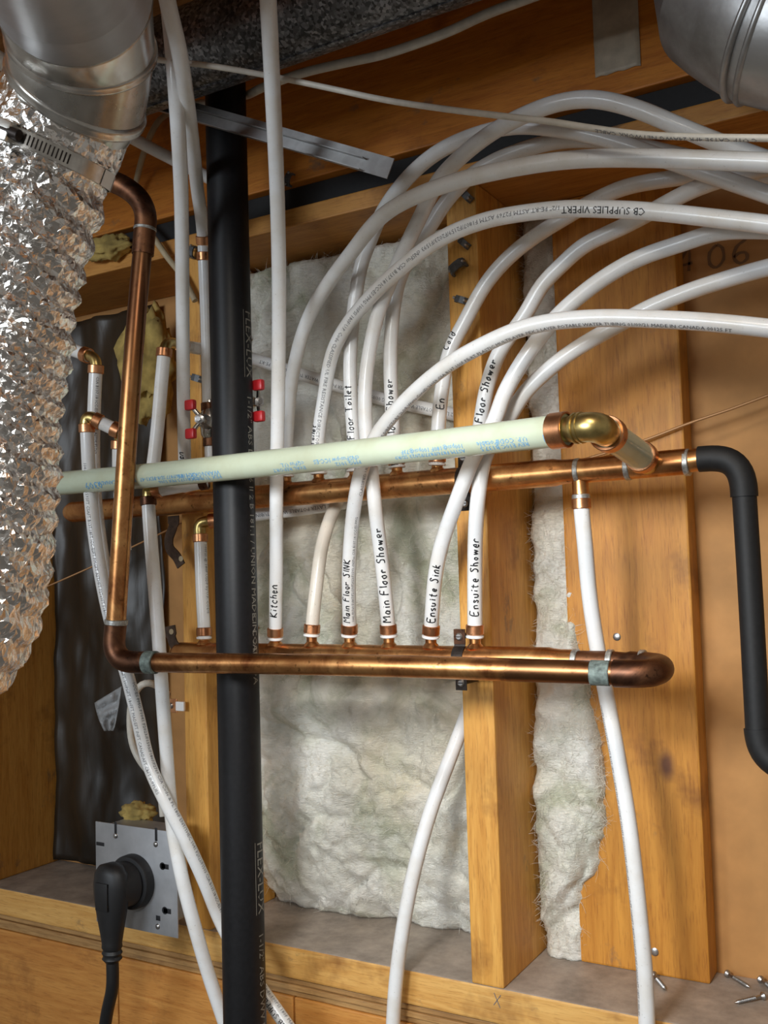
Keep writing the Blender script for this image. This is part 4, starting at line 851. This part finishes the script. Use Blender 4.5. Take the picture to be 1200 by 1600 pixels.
# ================================================================== dryer outlet with plug
YP = -.072
p00, p11 = at(150, 1283, YP), at(279, 1466, YP); xa, xb, zb, zt = p00.x, p11.x, p11.z, p00.z
ob = empty('dryer_outlet', ((xa+xb)/2, YP, zb)); tag(ob, 'square steel outlet plate on a box beside the drain pipe', 'outlet')
smoothobj(mesh('cover_plate', *box(xa, xb, YP-.001, YP+.0008, zb, zt, .0005), M['platesteel'], ob), .5)
mesh('outlet_box', *box(xa+.012, xb-.030, YP+.0009, YP+.045, zb+.006, zt-.004, .002), M['platesteel'], ob)
cx, cz = (xa+xb)/2-.001, (zb+zt)/2-.003
smoothobj(mesh('receptacle', *placed(lathe([(.033, 0), (.033, .010), (.0315, .0125), (.026, .0135)], 40), (cx, YP-.001, cz), (0, -1, 0)), M['rubber'], ob), .6)
def on(u, v): return (xa+(xb-xa)*u, zb+(zt-zb)*v)
for u, v, w, h in ((.06, .78, .014, .0045), (.26, .965, .004, .014), (.76, .955, .004, .016), (.86, .66, .012, .006), (.88, .24, .012, .006), (.77, .155, .007, .006)):
    x, z = on(u, v); smoothobj(mesh('slot', *box(x-w/2, x+w/2, YP-.0013, YP-.0009, z-h/2, z+h/2, .0001), M['ink'], ob), .5)
    if w == .012: mesh('slot', *placed(lathe([(.0046, 0), (.0046, .0004)], 14), (x-.004, YP-.0009, z), (0, -1, 0)), M['ink'], ob)
for u, v in ((.26, .885), (.755, .86), (.765, .075), (.24, .12)):
    x, z = on(u, v); smoothobj(mesh('screw', *placed(lathe([(.0036, 0), (.0033, .0012), (.0018, .0022)], 12), (x, YP-.0009, z), (0, -1, 0)), M['steel'], ob), .9)
pl = empty('power_plug', (cx, YP-.05, cz-.06)); tag(pl, 'black right-angle dryer plug with its thick cord hanging down', 'plug')
hub = Path([Vector((cx, YP-.0115, cz)), Vector((cx-.002, YP-.022, cz)), Vector((cx-.004, YP-.034, cz-.001))], .003)
smoothobj(mesh('plug_hub', *sweep(hub, lambda s: .0275-.0035*min(1, s/.04), 32), M['rubber'], pl), .9)
hc = hub.p[-1]
rings = []
for t, (dz, rw, rd_) in enumerate(tuple((a*1.15, b*1.22, c*1.1) for a, b, c in ((.027, .004, .006), (.024, .0135, .011), (.017, .0195, .0135), (.004, .0215, .0145), (-.010, .0205, .0145), (-.028, .0165, .0135), (-.046, .0125, .0115), (-.056, .0105, .0105), (-.060, .0108, .0108), (-.063, .0092, .0092), (-.066, .0108, .0108), (-.069, .0092, .0092), (-.072, .0105, .0105), (-.076, .0066, .0072)))):
    cc = hc+Vector((-.001-.00*abs(dz), -.002+.06*max(0, -dz)*.05, dz)); rings.append([cc+Vector((rw*math.cos(2*math.pi*k/28), rd_*math.sin(2*math.pi*k/28), 0)) for k in range(28)])
V, Fc = loft(rings); Fc += [tuple(range(28))[::-1], tuple((len(rings)-1)*28+k for k in range(28))]
smoothobj(mesh('plug_body', V, Fc, M['rubber'], pl), .9)
b0 = box(-.010, .010, -.0012, .0012, -.020, .013, .001); smoothobj(mesh('grip_face', [hc+Vector((-.001, -.0180, -.002))+Vector(v) for v in b0[0]], b0[1], M['rubber'], pl), .5)
q = rings[-1][0]-Vector((.0080, 0, 0)); tgt = at(162, 1625, q.y+.012); tg2 = tgt+Vector((-.01, -.005, -.3))
smoothobj(mesh('cord', *sweep(Path([q+Vector((0, 0, .004)), q+Vector((-.001, .001, -.03)), q.lerp(tgt, .6)+Vector((.001, 0, 0)), tgt, tg2]), .0076, 18), M['rubber'], pl), 1.2)

# ================================================================== screws on the plate, nails, marks
def screw(head, tip, label, r=.0042, thread=True):
    h, t = Vector(head), Vector(tip); d = (t-h).normalized(); L = (t-h).length; e = empty('loose_screw', h); tag(e, label, 'screw', 'loose screws')
    smoothobj(mesh('head', *placed(lathe([(.0008, -.0004), (r, 0), (r, .001), (.0021, .0035)], 16), h, d), M['steel'], e), .6)
    prof = [(.0019, .003)]; s = .010; prof.append((.0019, s))
    while s < L-.004: prof += [(.0024, s+.0006), (.0015, s+.0013)]; s += .0018
    prof.append((.0003, L)); smoothobj(mesh('shank', *placed(lathe(prof, 10), h, d), M['steel'], e), 1.2)
def onp(x, y, z=.0042): return atz(x, y, z)
screw(onp(1136, 1521), onp(1172, 1543, .002), 'loose screw lying near the sheathing on the bottom plate at right')
screw(onp(1193, 1556), onp(1147, 1567, .002), 'loose screw with a shiny head at the right frame edge')
screw(onp(1021, 1523, .005), onp(1041, 1547, .002), 'loose screw leaning beside the white drop tube on the bottom plate')
screw(onp(1188, 1530), onp(1208, 1546, .002), 'reddish loose screw half out of frame on the bottom plate')
for (x, y), lab in (((964, 995), 'nail head in the wide board beside the drop tube'), ((1023, 1487), 'nail head low in the wide board beside the drop tube')):
    smoothobj(tag(mesh('nail_head', *placed(lathe([(.0045, 0), (.0045, .001), (.003, .0018)], 14), at(x, y, .1082), (0, -1, 0)), M['steel']), lab, 'nail'), .6)
def flat_text(name, txt, org, ux, uz, mat, label, cat, yoff=-.0003):
    V, Fc, L = txt; o = Vector(org)
    return tag(mesh(name, [o+Vector(ux)*v.x+Vector(uz)*v.y+Vector((0, yoff, 0)) for v in V], Fc, mat), label, cat)
M['stencil'] = plain('faded_stencil_ink', (0.22, 0.12, 0.055), .8)
flat_text('stencil_digits', stroke_text('4', .026, .0034, 0), at(1062, 426, .1462), (1, 0, 0), (0, 0, 1), M['stencil'], 'faded stencilled 4 on the sheathing behind the tubes', 'stencil')
flat_text('stencil_digits', stroke_text('06', .026, .0034, 0, .35), at(1107, 420, .1462), (1.15, 0, 0), (0, 0, 1), M['stencil'], 'faded stencilled 06 on the sheathing at upper right', 'stencil')
flat_text('pencil_mark', stroke_text('X', .014, .0008, .05), at(772, 1572, -.0002), (1, 0, 0), (0, 0, 1), M['print'], 'pencil cross on the bottom plate edge below the stud', 'pencil mark')
